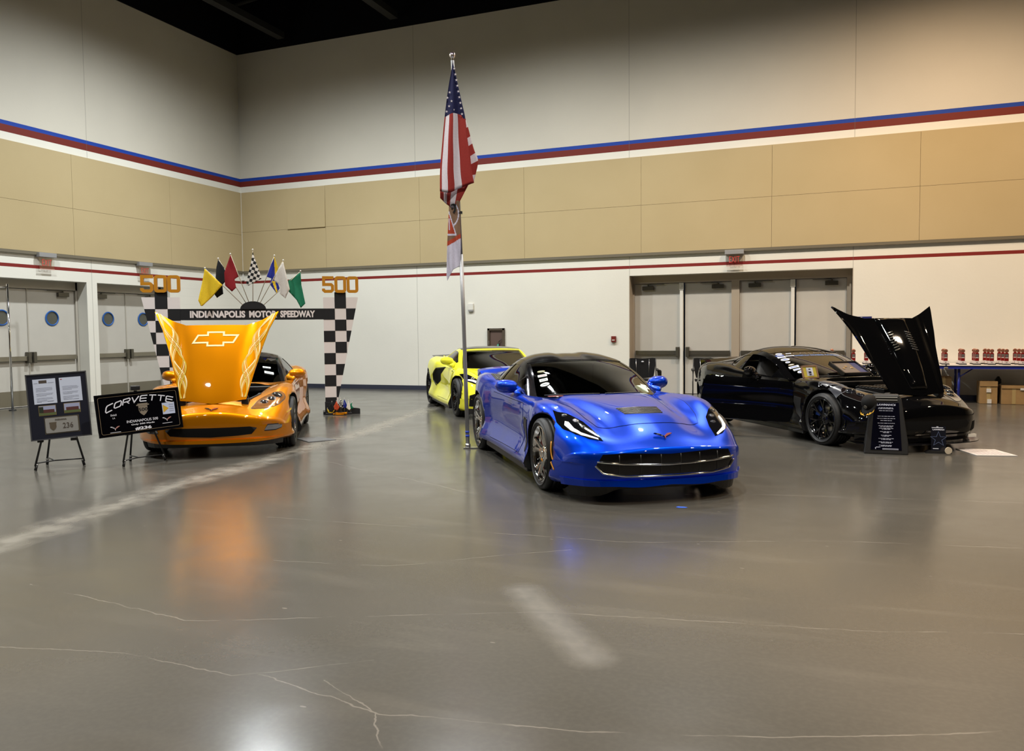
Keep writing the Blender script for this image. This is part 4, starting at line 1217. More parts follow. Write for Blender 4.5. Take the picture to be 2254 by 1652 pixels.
    sticker(R, S_, .62, .83, .08, .10, [white, dk], 'r')
    # cards lying on the dash
    MB().box((.60, -.60, .800), (.66, -.28, .803)).build('dash_card', mat('faded red card', '#a05a50', .6), R)
    T = Matrix.Translation((.45, .42, .835)) @ Matrix.Rotation(radians(35), 4, 'Y')
    b = MB(); b.box((-.06, -.14, 0), (.06, .14, .003), 0, T); b.box((-.03, -.10, .003), (.03, -.02, .0045), 1, T); b.build('dash_permit', [mat('pale green card', '#b9ccb4', .5), dk], R)
    b = MB()
    for s, y0 in ((1, -.05), (1, .50)):
        P = [S_(.16, v) + Vector((.01, 0, .012)) for v in [(-.85 + q * .12) if y0 < 0 else (-.05 + q * .1) for q in range(7)]]; b.path(P, .006, 6)
    b.build('wiper', M_plastic, R)
blue_details(car_blue)
# ---------------------------------------------------------------- shared details of the two older coupes
def hood_open(R, bv, poly, hinge, ang, m, label=None, step=.04):
    vs, fs, k_ = skin(bv, 'top', poly, .004, .022, step)
    me = mesh_from([tuple(v) for v in vs], fs, 'hood')
    bm = bmesh.new(); bm.from_mesh(me)
    for e in bm.edges:
        if len(e.link_faces) == 2 and e.calc_face_angle(0) > radians(50): e.smooth = False
    bm.to_mesh(me); bm.free()
    me.materials.append(m)
    o = bpy.data.objects.new('hood', me); COL.objects.link(o); o.parent = R
    H = Vector((hinge[0], 0, hinge[1]))
    T = Matrix.Translation(H) @ Matrix.Rotation(radians(ang), 4, 'Y') @ Matrix.Translation(-H)
    o.matrix_local = T
    return o
def engine_bay(R, cover='#1a1a1b'):
    e = MB(); e.box((1.0, -.34, .45), (1.75, .34, .60)); e.box((1.1, -.20, .58), (1.62, .20, .66)); o = e.build('engine', M_plastic, R, bevel=.02)
    for s in (1, -1):
        b = MB(); b.box((1.08, s * .13 - .08, .64), (1.62, s * .13 + .08, .705))
        for i in range(8): b.box((1.12 + i * .062, s * .13 - .085, .70), (1.145 + i * .062, s * .13 + .085, .718))
        b.build('engine_cover', mat('engine cover', cover, .35), o, bevel=.008)
    b = MB()
    b.path([(1.75, 0, .62), (1.85, 0, .60), (1.9, .1, .58)], .06, 12); b.build('intake_duct', M_plastic, o)
    MB().box((.88, -.58, .70), (.96, .58, .76)).build('cowl_panel', M_plastic, R, bevel=.01)
    b = MB(); b.box((1.0, .42, .55), (1.2, .54, .68)); b.build('battery_box', M_plastic, R, bevel=.01)
    b = MB(); b.tube((1.12, -.46, .60), (1.12, -.46, .70), .055, n=20); b.tube((1.12, -.46, .70), (1.12, -.46, .72), .04, n=20); b.build('fluid_tank', mat('grey metal tank', '#8d8d8a', .3, metal=.6), R)
    MB().path([(1.3, -.56, .66), (1.5, -.50, .70), (1.75, -.40, .66), (1.84, -.2, .64), (1.84, .2, .64), (1.75, .40, .66), (1.5, .50, .70)], .012, 8).build('bay_seal', M_black, R)
def c6_front(R, bv, m_lamp, m_inner, fog=True, m_grille=None, m_ring=None):
    m_ring = m_ring or M_chrome
    hl = [(2.06, -.455), (1.96, -.47), (1.80, -.50), (1.65, -.575), (1.56, -.67), (1.535, -.76), (1.60, -.805), (1.72, -.775), (1.86, -.715), (1.98, -.60)]
    hl = smooth_poly(hl, 3)
    cx = sum(p[0] for p in hl) / len(hl); cy = sum(p[1] for p in hl) / len(hl)
    skin_obj('headlight_seal', bv, 'top', [(cx + (x - cx) * 1.035, cy + (y - cy) * 1.05) for x, y in hl], M_black, R, .002, .006, .03, True)
    lamps = skin_obj('headlight', bv, 'top', hl, m_lamp, R, .004, .012, .03, True)
    for o, s in zip(lamps, (1, -1)):
        for (x, y, r) in ((1.845, -.575, .052), (1.745, -.655, .056), (1.635, -.715, .066)):
            h, nn, _, _ = bv.ray_cast(Vector((x, y * s, 2)), Vector((0, 0, -1)))
            b = MB(); b.tube(h, h + nn * .007, r, r * .94, 24, mi=1); dome(b, h + nn * .0065, nn, r * .86, .3)
            b.build('projector', [m_inner, m_ring], o)
    skin_obj('grille', bv, 'front', mirf([(0, .25), (.30, .262), (.46, .275), (.52, .345), (.44, .365), (0, .362)]), m_grille or M_well, R, .004, .012, .04)
    if fog:
        fl = [(.60, .30), (.72, .295), (.785, .315), (.79, .35), (.75, .375), (.64, .38), (.615, .34)]
        for s in (1, -1):
            o = skin_obj('fog_light_recess', bv, 'front', [(y * s, z) for y, z in fl], M_plastic, R, .003, .008, .03)[0]
            b = [(y * s * .985 + .012 * s, .337 + (z - .337) * .7) for y, z in fl]
            skin_obj('fog_light', bv, 'front', b, mat('fog lens', '#8e8f92', .12, metal=.5, coat=1.), o, .008, .006, .03)
    # swage above the mouth and lower lip
    b = MB(); b.path(line_pts(bv, 'front', [(-.76, .30), (-.5, .262), (-.2, .232), (0, .222), (.2, .232), (.5, .262), (.76, .30)], .001, 6), .011, 8)
    return b
def c6_sides(R, bv, paint_, door_right=True):
    dp = [(.62, .735), (.66, .60), (.66, .24), (-.50, .25), (-.60, .5), (-.54, .775), (-.1, .75), (.3, .74)]
    objs = panel(R, bv, 'right', dp, paint_, 'door', mirror=True, step=.05)
    if not door_right: 
        o = objs[0]
        for c in list(o.children): bpy.data.objects.remove(c)
        bpy.data.objects.remove(o)
    skin_obj('fender_vent', bv, 'right', [(.93, .56), (.74, .575), (.72, .50), (.80, .36), (.95, .30), (.90, .44)], M_plastic, R, .005, .006, .03, True)
    for s in (1, -1):
        MB().prism([(.98, .17), (.98, .10), (-.92, .11), (-.92, .18)], s * .86, s * .915, 'XZ').build('side_skirt', M_plastic, R, bevel=.015)
def rear_deck_spoiler(R, m, h=.05, w=.70, x0=-2.02):
    b = MB(); n = 14; vs = []; fs = []
    for i in range(n + 1):
        y = -w + 2 * w * i / n; k_ = abs(y / w); x = x0 + .12 * k_ ** 2; z = .925 - .03 * k_ ** 4
        vs += [(x + .10, y, z), (x - .02, y, z + h * .8), (x - .16, y, z + h), (x - .16, y, z - .02), (x, y, z - .06)]
    for i in range(n):
        for k_ in range(5): fs.append((i * 5 + k_, i * 5 + (k_ + 1) % 5, i * 5 + 5 + (k_ + 1) % 5, i * 5 + 5 + k_))
    fs += [(0, 1, 2, 3, 4), tuple(n * 5 + q for q in (4, 3, 2, 1, 0))]
    b.add(vs, fs); return b.build('spoiler', m, R, bevel=.008)

# ---------------------------------------------------------------- orange car
P_orange = paint('burnt gold orange paint', (.50, .17, .0015), .65, .38)
car_o, B_o, S_o, body_o = build_car(ORANGE, P_orange, M_blackgl, M_blackgl, (M_glass, M_glassdark, M_glassdark), 'metallic orange sports car, raised hood decorated with pale outlines and yellow ribbons', 'five', M_chrome, M_rotor)
def orange_details(R):
    bv = B_o
    hood = hood_open(R, bv, HOODC6, (2.05, .63), 55, P_orange)
    pale = mat('pale cream decal', '#efe0a8', .4); yel = mat('yellow decal', '#d9a63c', .4); lem = mat('lemon decal', '#cfae28', .4)
    # bow-tie outline on the panel (u across, x back from the nose); decal follows the sheet
    def plan(u, v): return (1.36 - v, u)
    out = [(-.275, -.055), (-.19, .045), (-.105, .045), (-.10, .09), (.10, .09), (.105, .045), (.275, .055 - .01), (.19, -.06), (.105, -.06), (.095, -.11), (-.10, -.11), (-.105, -.06)]
    out = [(-.28, -.062), (-.215, .062), (-.105, .062), (-.105, .105), (.105, .105), (.105, .062), (.28, .062), (.215, -.062), (.105, -.062), (.105, -.105), (-.105, -.105), (-.105, -.062)]
    def inset(poly, d):
        r = []; n = len(poly)
        for i in range(n):
            p0, p1, p2 = Vector(poly[i - 1]), Vector(poly[i]), Vector(poly[(i + 1) % n])
            d1 = (p1 - p0).normalized(); d2 = (p2 - p1).normalized(); n1 = Vector((-d1.y, d1.x)); n2 = Vector((-d2.y, d2.x))
            m_ = (n1 + n2).normalized(); r.append(tuple(p1 - m_ * (-d) / max(.35, m_.dot(n1))))
        return r
    area = sum(out[i - 1][0] * out[i][1] - out[i][0] * out[i - 1][1] for i in range(len(out)))
    inn = inset(out, .022 if area > 0 else -.022)
    b = MB(); F, D = PROJ['top']
    def P(u, v, off=.0065):
        x, y = 1.13 - v * -1. if 0 else 1.20 - v, u
        h, nn, _, _ = bv.ray_cast(Vector((x, y, 2)), Vector((0, 0, -1))); nn = nn if nn.z > 0 else -nn
        return h + nn * off
    n = len(out)
    for i in range(n):
        j = (i + 1) % n; k_ = max(1, int((Vector(out[i]) - Vector(out[j])).length / .03))
        for q in range(k_):
            a = [Vector(out[i]).lerp(Vector(out[j]), t) for t in (q / k_, (q + 1) / k_)]; c = [Vector(inn[i]).lerp(Vector(inn[j]), t) for t in (q / k_, (q + 1) / k_)]
            b.add([P(*a[0]), P(*a[1]), P(*c[1]), P(*c[0])], [(0, 1, 2, 3)], 0, True)
    b.build('cross_outline_decal', pale, hood)
    # ribbons braided along both edges
    for s in (1, -1):
        b = MB()
        for r_ in range(9):
            vs = []; N_ = 60
            for q in range(N_ + 1):
                f = q / N_; x = 1.955 - 1.125 * f
                edge = pchip([.80, 1.05, 1.35, 1.7, 1.98], [.745, .635, .54, .45, .38], x)
                wid = .045 + .075 * sin(f * pi * 1.0) ** 2 + .05 * abs(sin(f * pi * 2.0))
                ph = f * pi * 2.6 + .5 + (r_ * .30 if r_ < 5 else pi + (r_ - 5) * .34)
                y = edge - .016 - wid * (.5 + .5 * sin(ph))
                w_ = .0042 if r_ % 4 else .0075
                for e in (-w_, w_):
                    yy = min(y + e, edge - .006); h, nn, _, _ = bv.ray_cast(Vector((x, s * yy, 2)), Vector((0, 0, -1))); nn = nn if nn.z > 0 else -nn
                    vs.append(h + nn * (.0062 + .0003 * r_))
            b.add(vs, [(2 * q, 2 * q + 1, 2 * q + 3, 2 * q + 2) for q in range(N_)], r_ % 3, True)
        b.build('ribbon_decal', [pale, yel, lem], hood)
    engine_bay(R)
    b = MB()
    for s in (1, -1): b.tube((1.35, s * .50, .68), (1.55 + .02, s * .46, 1.12), .012, n=8)
    for s in (1, -1): MB().tube((1.80, s * .40, .62), (1.93, s * .37, .74), .014, n=8).build('hood_strut', M_plastic, R)
    for s in (1, -1): MB().box((1.88, s * .36 - .04, .60), (1.97, s * .36 + .04, .68)).build('hood_hinge', M_plastic, R, bevel=.01)
    shell = mat('amber clear headlight shell', '#a8713c', .15, metal=.45, coat=1.)
    lipb = c6_front(R, bv, shell, mat('lamp lens', '#3a3431', .04, metal=.3, coat=1.))
    dam(R, bv, 0, .215, [(0, .175), (.5, .18), (.9, .20)], grid_y(.82, 30), P_orange, 'front_lip', -.018, taper=-.004, z_at=.23)
    dam(R, bv, 0, .185, [(0, .13), (.5, .12), (.9, .11)], grid_y(.80, 30), M_plastic, 'air_dam', .08, z_at=.22)
    h, nn, _, _ = bv.ray_cast(Vector((2.18, 0, 2)), Vector((0, 0, -1)))
    emblem(R, frame_at(h + nn * .006, nn, (-.6, 0, .8)), .155)
    skin_obj('side_marker', bv, 'right', [(1.60, .525), (1.62, .50), (1.80, .475), (1.79, .49)], mat('yellow marker', '#b9901c', .2), R, .004, .004, .03, True)
    c6_sides(R, bv, P_orange)
    rear_deck_spoiler(R, P_orange, .03)
    w_ = mat('sticker white b', '#d7dbdc', .4); g_ = mat('sticker grey b', '#70787c', .4)
    sticker(R, S_o, 1.55, .70, .11, .05, [w_, g_], 'r'); sticker(R, S_o, 1.0, .74, .13, .075, [w_, g_], 'r')
orange_details(car_o)

# ---------------------------------------------------------------- black car
P_black = paint('deep black paint', (.0022, .0022, .0025), .0, .25, False)
P_black.node_tree.nodes['Principled BSDF'].inputs['Specular IOR Level'].default_value = .0
car_k, B_k, S_k, body_k = build_car(BLACK, P_black, P_black, P_black, (M_glassclear, M_glassclear, M_glass), 'black sports car with its hood raised and its near door swung open', 'ysplit', M_blackgl, mat('blue calliper', '#1d3a78', .35))
def black_details(R):
    bv = B_k
    hood = hood_open(R, bv, HOODC6K, (2.0, .63), 50, P_black)
    # raised centre bulge with two rows of louvres
    bulge = [(1.92, 0), (1.91, .12), (1.65, .165), (1.3, .20), (.91, .235), (.90, 0)]
    vs, fs, k_ = skin(bv, 'top', mir(bulge), .006, .002, .035, bulge=.038)
    me = mesh_from([tuple(v) for v in vs], fs, 'hood_bulge'); me.materials.append(P_black)
    o = bpy.data.objects.new('hood_bulge', me); COL.objects.link(o); o.parent = hood
    for s in (1, -1):
        b = MB()
        for i in range(8):
            x = 1.14 + i * .036; y0 = .09 * s; y1 = .17 * s
            pts = []
            for q in range(5):
                h, nn, _, _ = bv.ray_cast(Vector((x + .006 * q, y0 + (y1 - y0) * q / 4, 2)), Vector((0, 0, -1))); pts.append(h + Vector((0, 0, 1)) * .046)
            b.path(pts, .0085, 8)
        b.build('louvres', M_alu if 0 else mat('louvre edge', (.05, .05, .05), .15, coat=1.), hood)
    engine_bay(R, '#0c0c0d')
    for s in (1, -1): MB().box((1.84, s * .36 - .04, .60), (1.93, s * .36 + .04, .68)).build('hood_hinge', M_plastic, R, bevel=.01)
    dark = mat('dark headlight shell', '#1a1413', .06, coat=1.)
    c6_front(R, bv, dark, mat('lamp lens c', '#26282e', .04, metal=.5, coat=1.), fog=False, m_ring=M_lamp)
    # wide lower duct of the wide-body nose
    skin_obj('lower_duct', bv, 'front', [(.56, .22), (.74, .24), (.80, .33), (.60, .33)], M_well, R, .004, .006, .03)
    skin_obj('lower_duct', bv, 'front', [(-.56, .22), (-.74, .24), (-.80, .33), (-.60, .33)], M_well, R, .004, .006, .03)
    dam(R, bv, 0, .20, [(0, .12), (.9, .12)], grid_y(.84, 30), M_blackgl, 'air_dam', .02, z_at=.22)
    # flat splitter blade
    P = front_contour(bv, grid_y(.84, 36), .24, .05); b = MB(); vs = []; fs = []
    for p in P: vs += [(p.x, p.y * 1.05, .10), (p.x - .22, p.y, .105), (p.x - .22, p.y, .09), (p.x, p.y * 1.05, .09)]
    for i in range(len(P) - 1):
        for k_ in range(4): fs.append((i * 4 + k_, i * 4 + (k_ + 1) % 4, i * 4 + 4 + (k_ + 1) % 4, i * 4 + 4 + k_))
    fs += [(0, 1, 2, 3), tuple(len(vs) - 4 + q for q in (3, 2, 1, 0))]
    b.add(vs, fs); b.build('splitter', M_blackgl, R)
    h = front_contour(bv, [.62], .24, .0)[0]
    MB().box((h.x - .03, .55, .135), (h.x + .012, .67, .17)).build('tape_patch', M_white, R)
    c6_sides(R, bv, P_black, door_right=False)
    # grey hash stripes over the near front fender
    st = mat('graphite stripe', '#34353c', .25, coat=1.); sl = mat('silver pinstripe', '#8c8f96', .3)
    for x in (1.27, 1.47):
        skin_obj('fender_stripe', bv, 'top', [(x - .055, -.86), (x + .03, -.70), (x + .12, -.62), (x + .18, -.63), (x + .15, -.74), (x + .085, -.86)], st, R, .0025, .003, .03)
        seam(R, bv, 'top', [(x - .065, -.86), (x + .02, -.70), (x + .11, -.615)], .0025, 'pinstripe', False, sl, 6, .002)
        seam(R, bv, 'top', [(x + .09, -.86), (x + .155, -.74), (x + .185, -.625)], .0025, 'pinstripe', False, sl, 6, .002)
    rear_deck_spoiler(R, P_black, .075, .74)
    # open door
    dp = [(.68, .755), (.70, .60), (.70, .22), (-.46, .24), (-.56, .5), (-.50, .83)]
    vs, fs, k_ = skin(bv, 'right', dp, .0, .10, .05)
    hx, hy = .69, -.87
    T = Matrix.Translation((hx, hy, 0)) @ Matrix.Rotation(radians(43), 4, 'Z') @ Matrix.Translation((-hx, -hy, 0))
    me = mesh_from([tuple(v) for v in vs], fs, 'door')
    bm = bmesh.new(); bm.from_mesh(me)
    for e in bm.edges:
        if len(e.link_faces) == 2 and e.calc_face_angle(0) > radians(50): e.smooth = False
    bm.to_mesh(me); bm.free(); me.materials.append(P_black)
    door = bpy.data.objects.new('door', me); COL.objects.link(door); door.parent = R; door.matrix_local = T
    door['label'] = 'door swung open'
    mirror_pair(door, dict(BLACK, skip_mirror=[1]), P_black)
    MB().box((-.42, -.79, .30), (.60, -.765, .74)).build('door_card', M_int, door, bevel=.02)
    # stickers and lettering on the windscreen
    w_ = mat('sticker white c', '#cfd4d6', .4); bl = mat('sticker blue print', '#3450a0', .4); gd = mat('sticker gold', '#6e6247', .4)
    for u, v, a, c, m0, sh in ((2.72, -.83, .10, .07, w_, 'oval'), (2.5, -.86, .12, .045, bl, 'r'), (2.28, -.86, .12, .05, w_, 'r'), (1.98, -.84, .13, .075, w_, 'oval'), (1.68, -.84, .07, .05, w_, 'oval'),
                            (1.4, -.82, .09, .045, gd, 'oval'), (1.17, -.81, .14, .055, w_, 'r'), (.92, -.80, .10, .045, w_, 'r'), (.70, -.78, .085, .065, w_, 'oval'), (2.66, -.60, .08, .03, w_, 'r'), (2.36, -.64, .12, .03, w_, 'r')):
        sticker(R, S_k, u, v, a, c, [m0, bl if m0 is w_ else w_], sh)
    def banner(txt, u, v0, v1, h_, m, name):
        vs, fs = text_geo(txt, w=1., h=1., bold=0., depth=.0)
        b = MB(); out = []
        for x, y, z in vs:
            v = v0 + (v1 - v0) * (x + .5); uu = u - 0 + (-z) * h_ * -1
            p = S_k(uu, v); e = .05; a = S_k(uu, v + e) - S_k(uu, v - e); c = S_k(uu - e, v) - S_k(uu + e, v); nn = a.cross(c).normalized()
            if nn.z < 0: nn = -nn
            out.append(p + nn * .004)
        b.add(out, fs); b.build(name, m, R)
    banner('CALLAWAY', 2.62, -.50, .74, .22, mat('faint grey lettering', '#5a5350', .4), 'windscreen_lettering')
    banner('POWERFULLY ENGINEERED AUTOMOBILES', 2.33, -.56, .74, .13, mat('light blue lettering', '#5b90dc', .4), 'windscreen_lettering')
    # things displayed at the foot of the windscreen are separate objects below
    for s, y0 in ((1, 0),):
        MB().path([S_k(.16, -.80 + q * .12) + Vector((.01, 0, .012)) for q in range(8)], .006, 6).build('wiper', M_plastic, R)
black_details(car_k)

# ---------------------------------------------------------------- yellow mid-engined car
P_yellow = paint('acid yellow paint', (.66, .64, .035), .1, .3)
car_y, B_y, S_y, body_y = build_car(YELLOW, P_yellow, M_blackgl, P_yellow, (M_glassclear, M_glass, M_glassdark), 'bright yellow mid-engined sports car with black side scoops, by the back wall', 'trident', M_blackgl, M_black)
def yellow_details(R):
    bv = B_y
    skin_obj('side_scoop', bv, 'right', [(.05, .785), (-.50, .745), (-.70, .63), (-.74, .52), (-.57, .44), (-.33, .54), (-.24, .66)], M_well, R, .004, .01, .04, True)
    b = MB(); P = line_pts(bv, 'right', [(.06, .795), (-.50, .76), (-.715, .64), (-.76, .52), (-.585, .425)], .010, 6)
    b.path(P, .010, 8); b.build('scoop_blade', M_plastic, R)
    b = MB(); b.path([(p.x, -p.y, p.z) for p in P], .010, 8); b.build('scoop_blade', M_plastic, R)
    hl = [(1.38, -.85), (1.475, -.775), (1.60, -.70), (1.76, -.60), (1.90, -.56), (1.93, -.62), (1.84, -.70), (1.73, -.765), (1.60, -.815)]
    for o, s in zip(skin_obj('headlight', bv, 'top', hl, M_lens, R, .004, .012, .03, True), (1, -1)):
        h, nn, _, _ = bv.ray_cast(Vector((1.70, -.68 * s, 2)), Vector((0, 0, -1)))
        MB().sphere(h, (.035, .035, .025), 12, 8).build('projector', M_chrome, o)
        st = [(1.83, -.60), (1.89, -.57), (1.85, -.66), (1.70, -.765), (1.68, -.755)]
        skin_obj('led_strip', bv, 'top', [(x, y * s) for x, y in st], M_led, o, .009, .005, .03)
    for s in (1, -1):
        skin_obj('front_intake', bv, 'front', [(s * .36, .22), (s * .80, .22), (s * .79, .40), (s * .70, .44), (s * .40, .38)], M_well, R, .004, .01, .04)
    skin_obj('grille', bv, 'front', mirf([(0, .20), (.30, .20), (.28, .33), (0, .33)]), M_well, R, .004, .01, .04)
    dam(R, bv, 0, .18, [(0, .10), (.9, .09)], grid_y(.84, 30), M_plastic, 'splitter', .0, z_at=.22)
    panel(R, bv, 'top', mir([(1.02, 0), (1.05, .4), (1.25, .58), (1.7, .47), (1.95, .38), (2.03, 0)]), P_yellow, 'front_lid')
    panel(R, bv, 'right', [(.80, .78), (.84, .6), (.80, .24), (-.22, .24), (-.42, .42), (-.26, .58), (-.14, .70), (.06, .79), (.4, .80)], P_yellow, 'door', mirror=True, step=.05)
    for s in (1, -1): MB().prism([(.98, .18), (.98, .10), (-.92, .11), (-.92, .24), (-.7, .22)], s * .88, s * .965, 'XZ').build('side_skirt', M_plastic, R, bevel=.015)
    b = MB()
    n = 12; vs = []; fs = []
    for i in range(n + 1):
        y = -.74 + 1.48 * i / n; k_ = abs(y / .74); x = -1.98 + .05 * k_ ** 2; z = .965 - .015 * k_ ** 2
        vs += [(x, y, z), (x - .1, y, z + .018), (x - .22, y, z + .02), (x - .22, y, z + .005), (x, y, z - .01)]
    for i in range(n):
        for k_ in range(5): fs.append((i * 5 + k_, i * 5 + (k_ + 1) % 5, i * 5 + 5 + (k_ + 1) % 5, i * 5 + 5 + k_))
    fs += [(0, 1, 2, 3, 4), tuple(n * 5 + q for q in (4, 3, 2, 1, 0))]
    b = MB(); b.add(vs, fs); b.build('rear_wing', M_blackgl, R)
yellow_details(car_y)
# ================================================================ DISPLAY PIECES
def clip_poly(poly, inside, inter):
    out = []
    for i in range(len(poly)):
        a, b = poly[i - 1], poly[i]
        if inside(b):
            if not inside(a): out.append(inter(a, b))
            out.append(b)
        elif inside(a): out.append(inter(a, b))
    return out
def clip_rect(poly, x0, x1, z0, z1):
    for k_, v, s in ((0, x0, 1), (0, x1, -1), (1, z0, 1), (1, z1, -1)):
        if not poly: return []
        def inside(p): return (p[k_] - v) * s >= -1e-9
        def inter(a, b):
            t = (v - a[k_]) / (b[k_] - a[k_]); return tuple(a[q] + (b[q] - a[q]) * t for q in (0, 1))
        poly = clip_poly(poly, inside, inter)
    return poly
def stroke(mb, pts, w, y0, y1, mi=0, closed=False):
    """flat ribbon lettering stroke in the x-z plane with thickness in y"""
    pts = [Vector(p) for p in pts]; n = len(pts); L_ = []; R_ = []
    for i in range(n):
        if closed: a, c = pts[i - 1], pts[(i + 1) % n]
        else: a = pts[max(i - 1, 0)]; c = pts[min(i + 1, n - 1)]
        p = pts[i]
        d1 = (p - a).normalized() if (p - a).length > 1e-9 else (c - p).normalized(); d2 = (c - p).normalized() if (c - p).length > 1e-9 else d1
        n1 = Vector((-d1.y, d1.x)); n2 = Vector((-d2.y, d2.x)); m = (n1 + n2).normalized(); s = w / 2 / max(.5, m.dot(n1))
        L_.append(p + m * s); R_.append(p - m * s)
    vs = []
    for l, r in zip(L_, R_): vs += [(l.x, y0, l.y), (r.x, y0, r.y), (r.x, y1, r.y), (l.x, y1, l.y)]
    fs = []
    for i in range(n if closed else n - 1):
        j = (i + 1) % n
        for k_ in range(4): fs.append((i * 4 + k_, i * 4 + (k_ + 1) % 4, j * 4 + (k_ + 1) % 4, j * 4 + k_))
    if not closed: fs += [(0, 1, 2, 3), tuple((n - 1) * 4 + q for q in (3, 2, 1, 0))]
    return mb.add(vs, fs, mi)
def round_rect(x0, x1, z0, z1, r, n=4):
    out = []
    for cx, cz, a0 in ((x1 - r, z1 - r, 0), (x0 + r, z1 - r, 90), (x0 + r, z0 + r, 180), (x1 - r, z0 + r, 270)):
        for q in range(n + 1):
            a = radians(a0 + 90 * q / n); out.append((cx + r * cos(a), cz + r * sin(a)))
    return out
M_wchk = mat('white board paint', '#dcd3cf', .55)
M_bchk = mat('black board paint', (.008, .008, .009), .5)
M_gold = mat('gold orange numerals', '#b87a10', .45)
M_stick = mat('pale wooden dowel', '#a79a82', .6)
AX, AY, AR = -8.5, 12.19, radians(36)
arch = empty('display_arch', (AX, AY, 0), AR, 'black and white checkered arch with a lettered crossbeam and gold 500s, behind the orange car', 'arch')
def checker_post(poly, xe, s):
    b = MB(); b.prism(poly, .0, .04, 'XZ')
    x0 = min(p[0] for p in poly)
    for r_ in range(12):
        z1 = 2.11 - .2 * r_; z0 = max(.0, z1 - .2)
        for c in range(3):
            if (r_ + c) % 2 == (1 if r_ < 10 else 9): 
                pass
            black = (r_ + c) % 2 == 1 or z1 < .15
            if not black: continue
            a, b_ = xe + s * .2 * c, xe + s * (.2 * (c + 1) + (.02 if c == 2 else 0))
            q = clip_rect(poly, min(a, b_), max(a, b_), z0, z1)
            if len(q) > 2: b.prism(q, -.003, .0, 'XZ', 1)
    c0 = xe + s * .2; c1 = xe + s * .4
    b.box((min(c0, c1), 0, 2.10), (max(c0, c1), .04, 2.20), 1)
    return b.build('checkered_post', [M_wchk, M_bchk], arch)
pR = checker_post([(0, 0), (0, 2.11), (.615, 2.11), (.17, 0)], 0, 1)
pL = checker_post([(-2.40, 0), (-2.57, 0), (-3.015, 2.11), (-2.40, 2.11)], -2.40, -1)
def foot(x0, s):
    pr = [(0, 0), (0, .235), (.2, .20), (.42, .13), (.48, .115), (.60, .10), (.62, .09), (.62, 0)]
    MB().prism([(x0 + s * (a - .01), z) for a, z in pr], -.06, -.015, 'XZ').build('stabiliser_foot', M_bchk, arch)
    MB().box((x0 + s * .09 - .13, -.012, 0), (x0 + s * .09 + .13, .32, .05)).build('base_board', M_bchk, arch)
foot(0, 1); foot(-2.40, -1)
MB().box((-2.44, .0, 1.715), (.03, .03, 1.91)).build('crossbeam', M_bchk, arch)
b = MB()
for txt, x0, x1 in (('INDIANAPOLIS', -2.245, -1.335), ('MOTOR', -1.27, -.80), ('SPEEDWAY', -.745, -.145)):
    add_text(b, txt, (x0 + x1) / 2, 1.815, 0, w=x1 - x0, h=.122, bold=.045, depth=.004)
b.build('lettering', M_wchk, arch)
MB().prism([(-1.2 + .215 * cos(pi * q / 20), 1.905 + .135 * sin(pi * q / 20)) for q in range(21)], -.02, .03, 'XZ').build('flag_hub', M_bchk, arch)
def five00(x0, x1, z0, z1, name='numerals'):
    b = MB(); w = (x1 - x0) / 3 - .006; t = .052
    for i in range(3):
        a = x0 + i * (w + .009) + t / 2; c = a + w - t; lo = z0 + t / 2; hi = z1 - t / 2; mid = (lo + hi) / 2
        if i == 0:
            stroke(b, [(c + .02, hi), (a, hi), (a, mid + .0), (c - .025, mid), (c, mid - .025), (c, lo + .025), (c - .025, lo), (a + .02, lo), (a - .005, lo + .022), (a - .005, lo + .05)], t, -.03, .03)
        else: stroke(b, round_rect(a, c, lo, hi, .028, 3), t, -.03, .03, closed=True)
    o = b.build(name, M_gold, arch); return o
five00(-.01, .625, 2.19, 2.485); five00(-3.015, -2.385, 2.19, 2.485)

# ---- cloth flags
def cloth(outline, amp=.03, freq=14, step=.03, y0=0., thick=.002, zones=None, ph=0., smooth=2, lean=0.):
    poly = densify(outline, step); n = len(poly)
    xs = [p[0] for p in poly]; zs = [p[1] for p in poly]; pts = [Vector(p) for p in poly]
    x = min(xs) + step / 2
    while x < max(xs):
        z = min(zs) + step / 2
        while z < max(zs):
            if in_poly(x, z, poly) and min((Vector((x, z)) - Vector(p)).length for p in poly) > step * .45: pts.append(Vector((x, z)))
            z += step
        x += step
    V, E_, Fc, *_ = delaunay_2d_cdt(pts, [(i, (i + 1) % n) for i in range(n)], [tuple(range(n))], 1, 1e-6)
    zt = max(zs); H = zt - min(zs)
    def Y(p):
        d = (zt - p[1]) / H
        return y0 + amp * min(1, d * 2.5 + .08) * (sin(freq * (p[0] + .25 * p[1]) + ph) + .4 * sin(freq * 2.3 * p[0] + ph * 2)) + lean * d
    vs = [(v[0], Y(v), v[1]) for v in V] + [(v[0], Y(v) + thick, v[1]) for v in V]; k_ = len(V)
    b = MB(); ed = {}
    for f in Fc:
        f = tuple(f); c = sum((Vector(V[i]) for i in f), Vector((0, 0))) / len(f); mi = zones(c[0], c[1]) if zones else 0
        b.f.append(f); b.mi.append(mi); b.sm.append(True); b.f.append(tuple(i + k_ for i in reversed(f))); b.mi.append(mi); b.sm.append(True)
        for q in range(len(f)): ed[(f[q], f[(q + 1) % len(f)])] = mi
    for (a, c), mi in list(ed.items()):
        if (c, a) not in ed: b.f.append((c, a, a + k_, c + k_)); b.mi.append(mi); b.sm.append(False)
    b.v = vs
    return b
def fabric(name, col, rough=.75):
    m = mat(name, col, rough, spec=.2)
    add_noise(m, 60, .06)
    return m
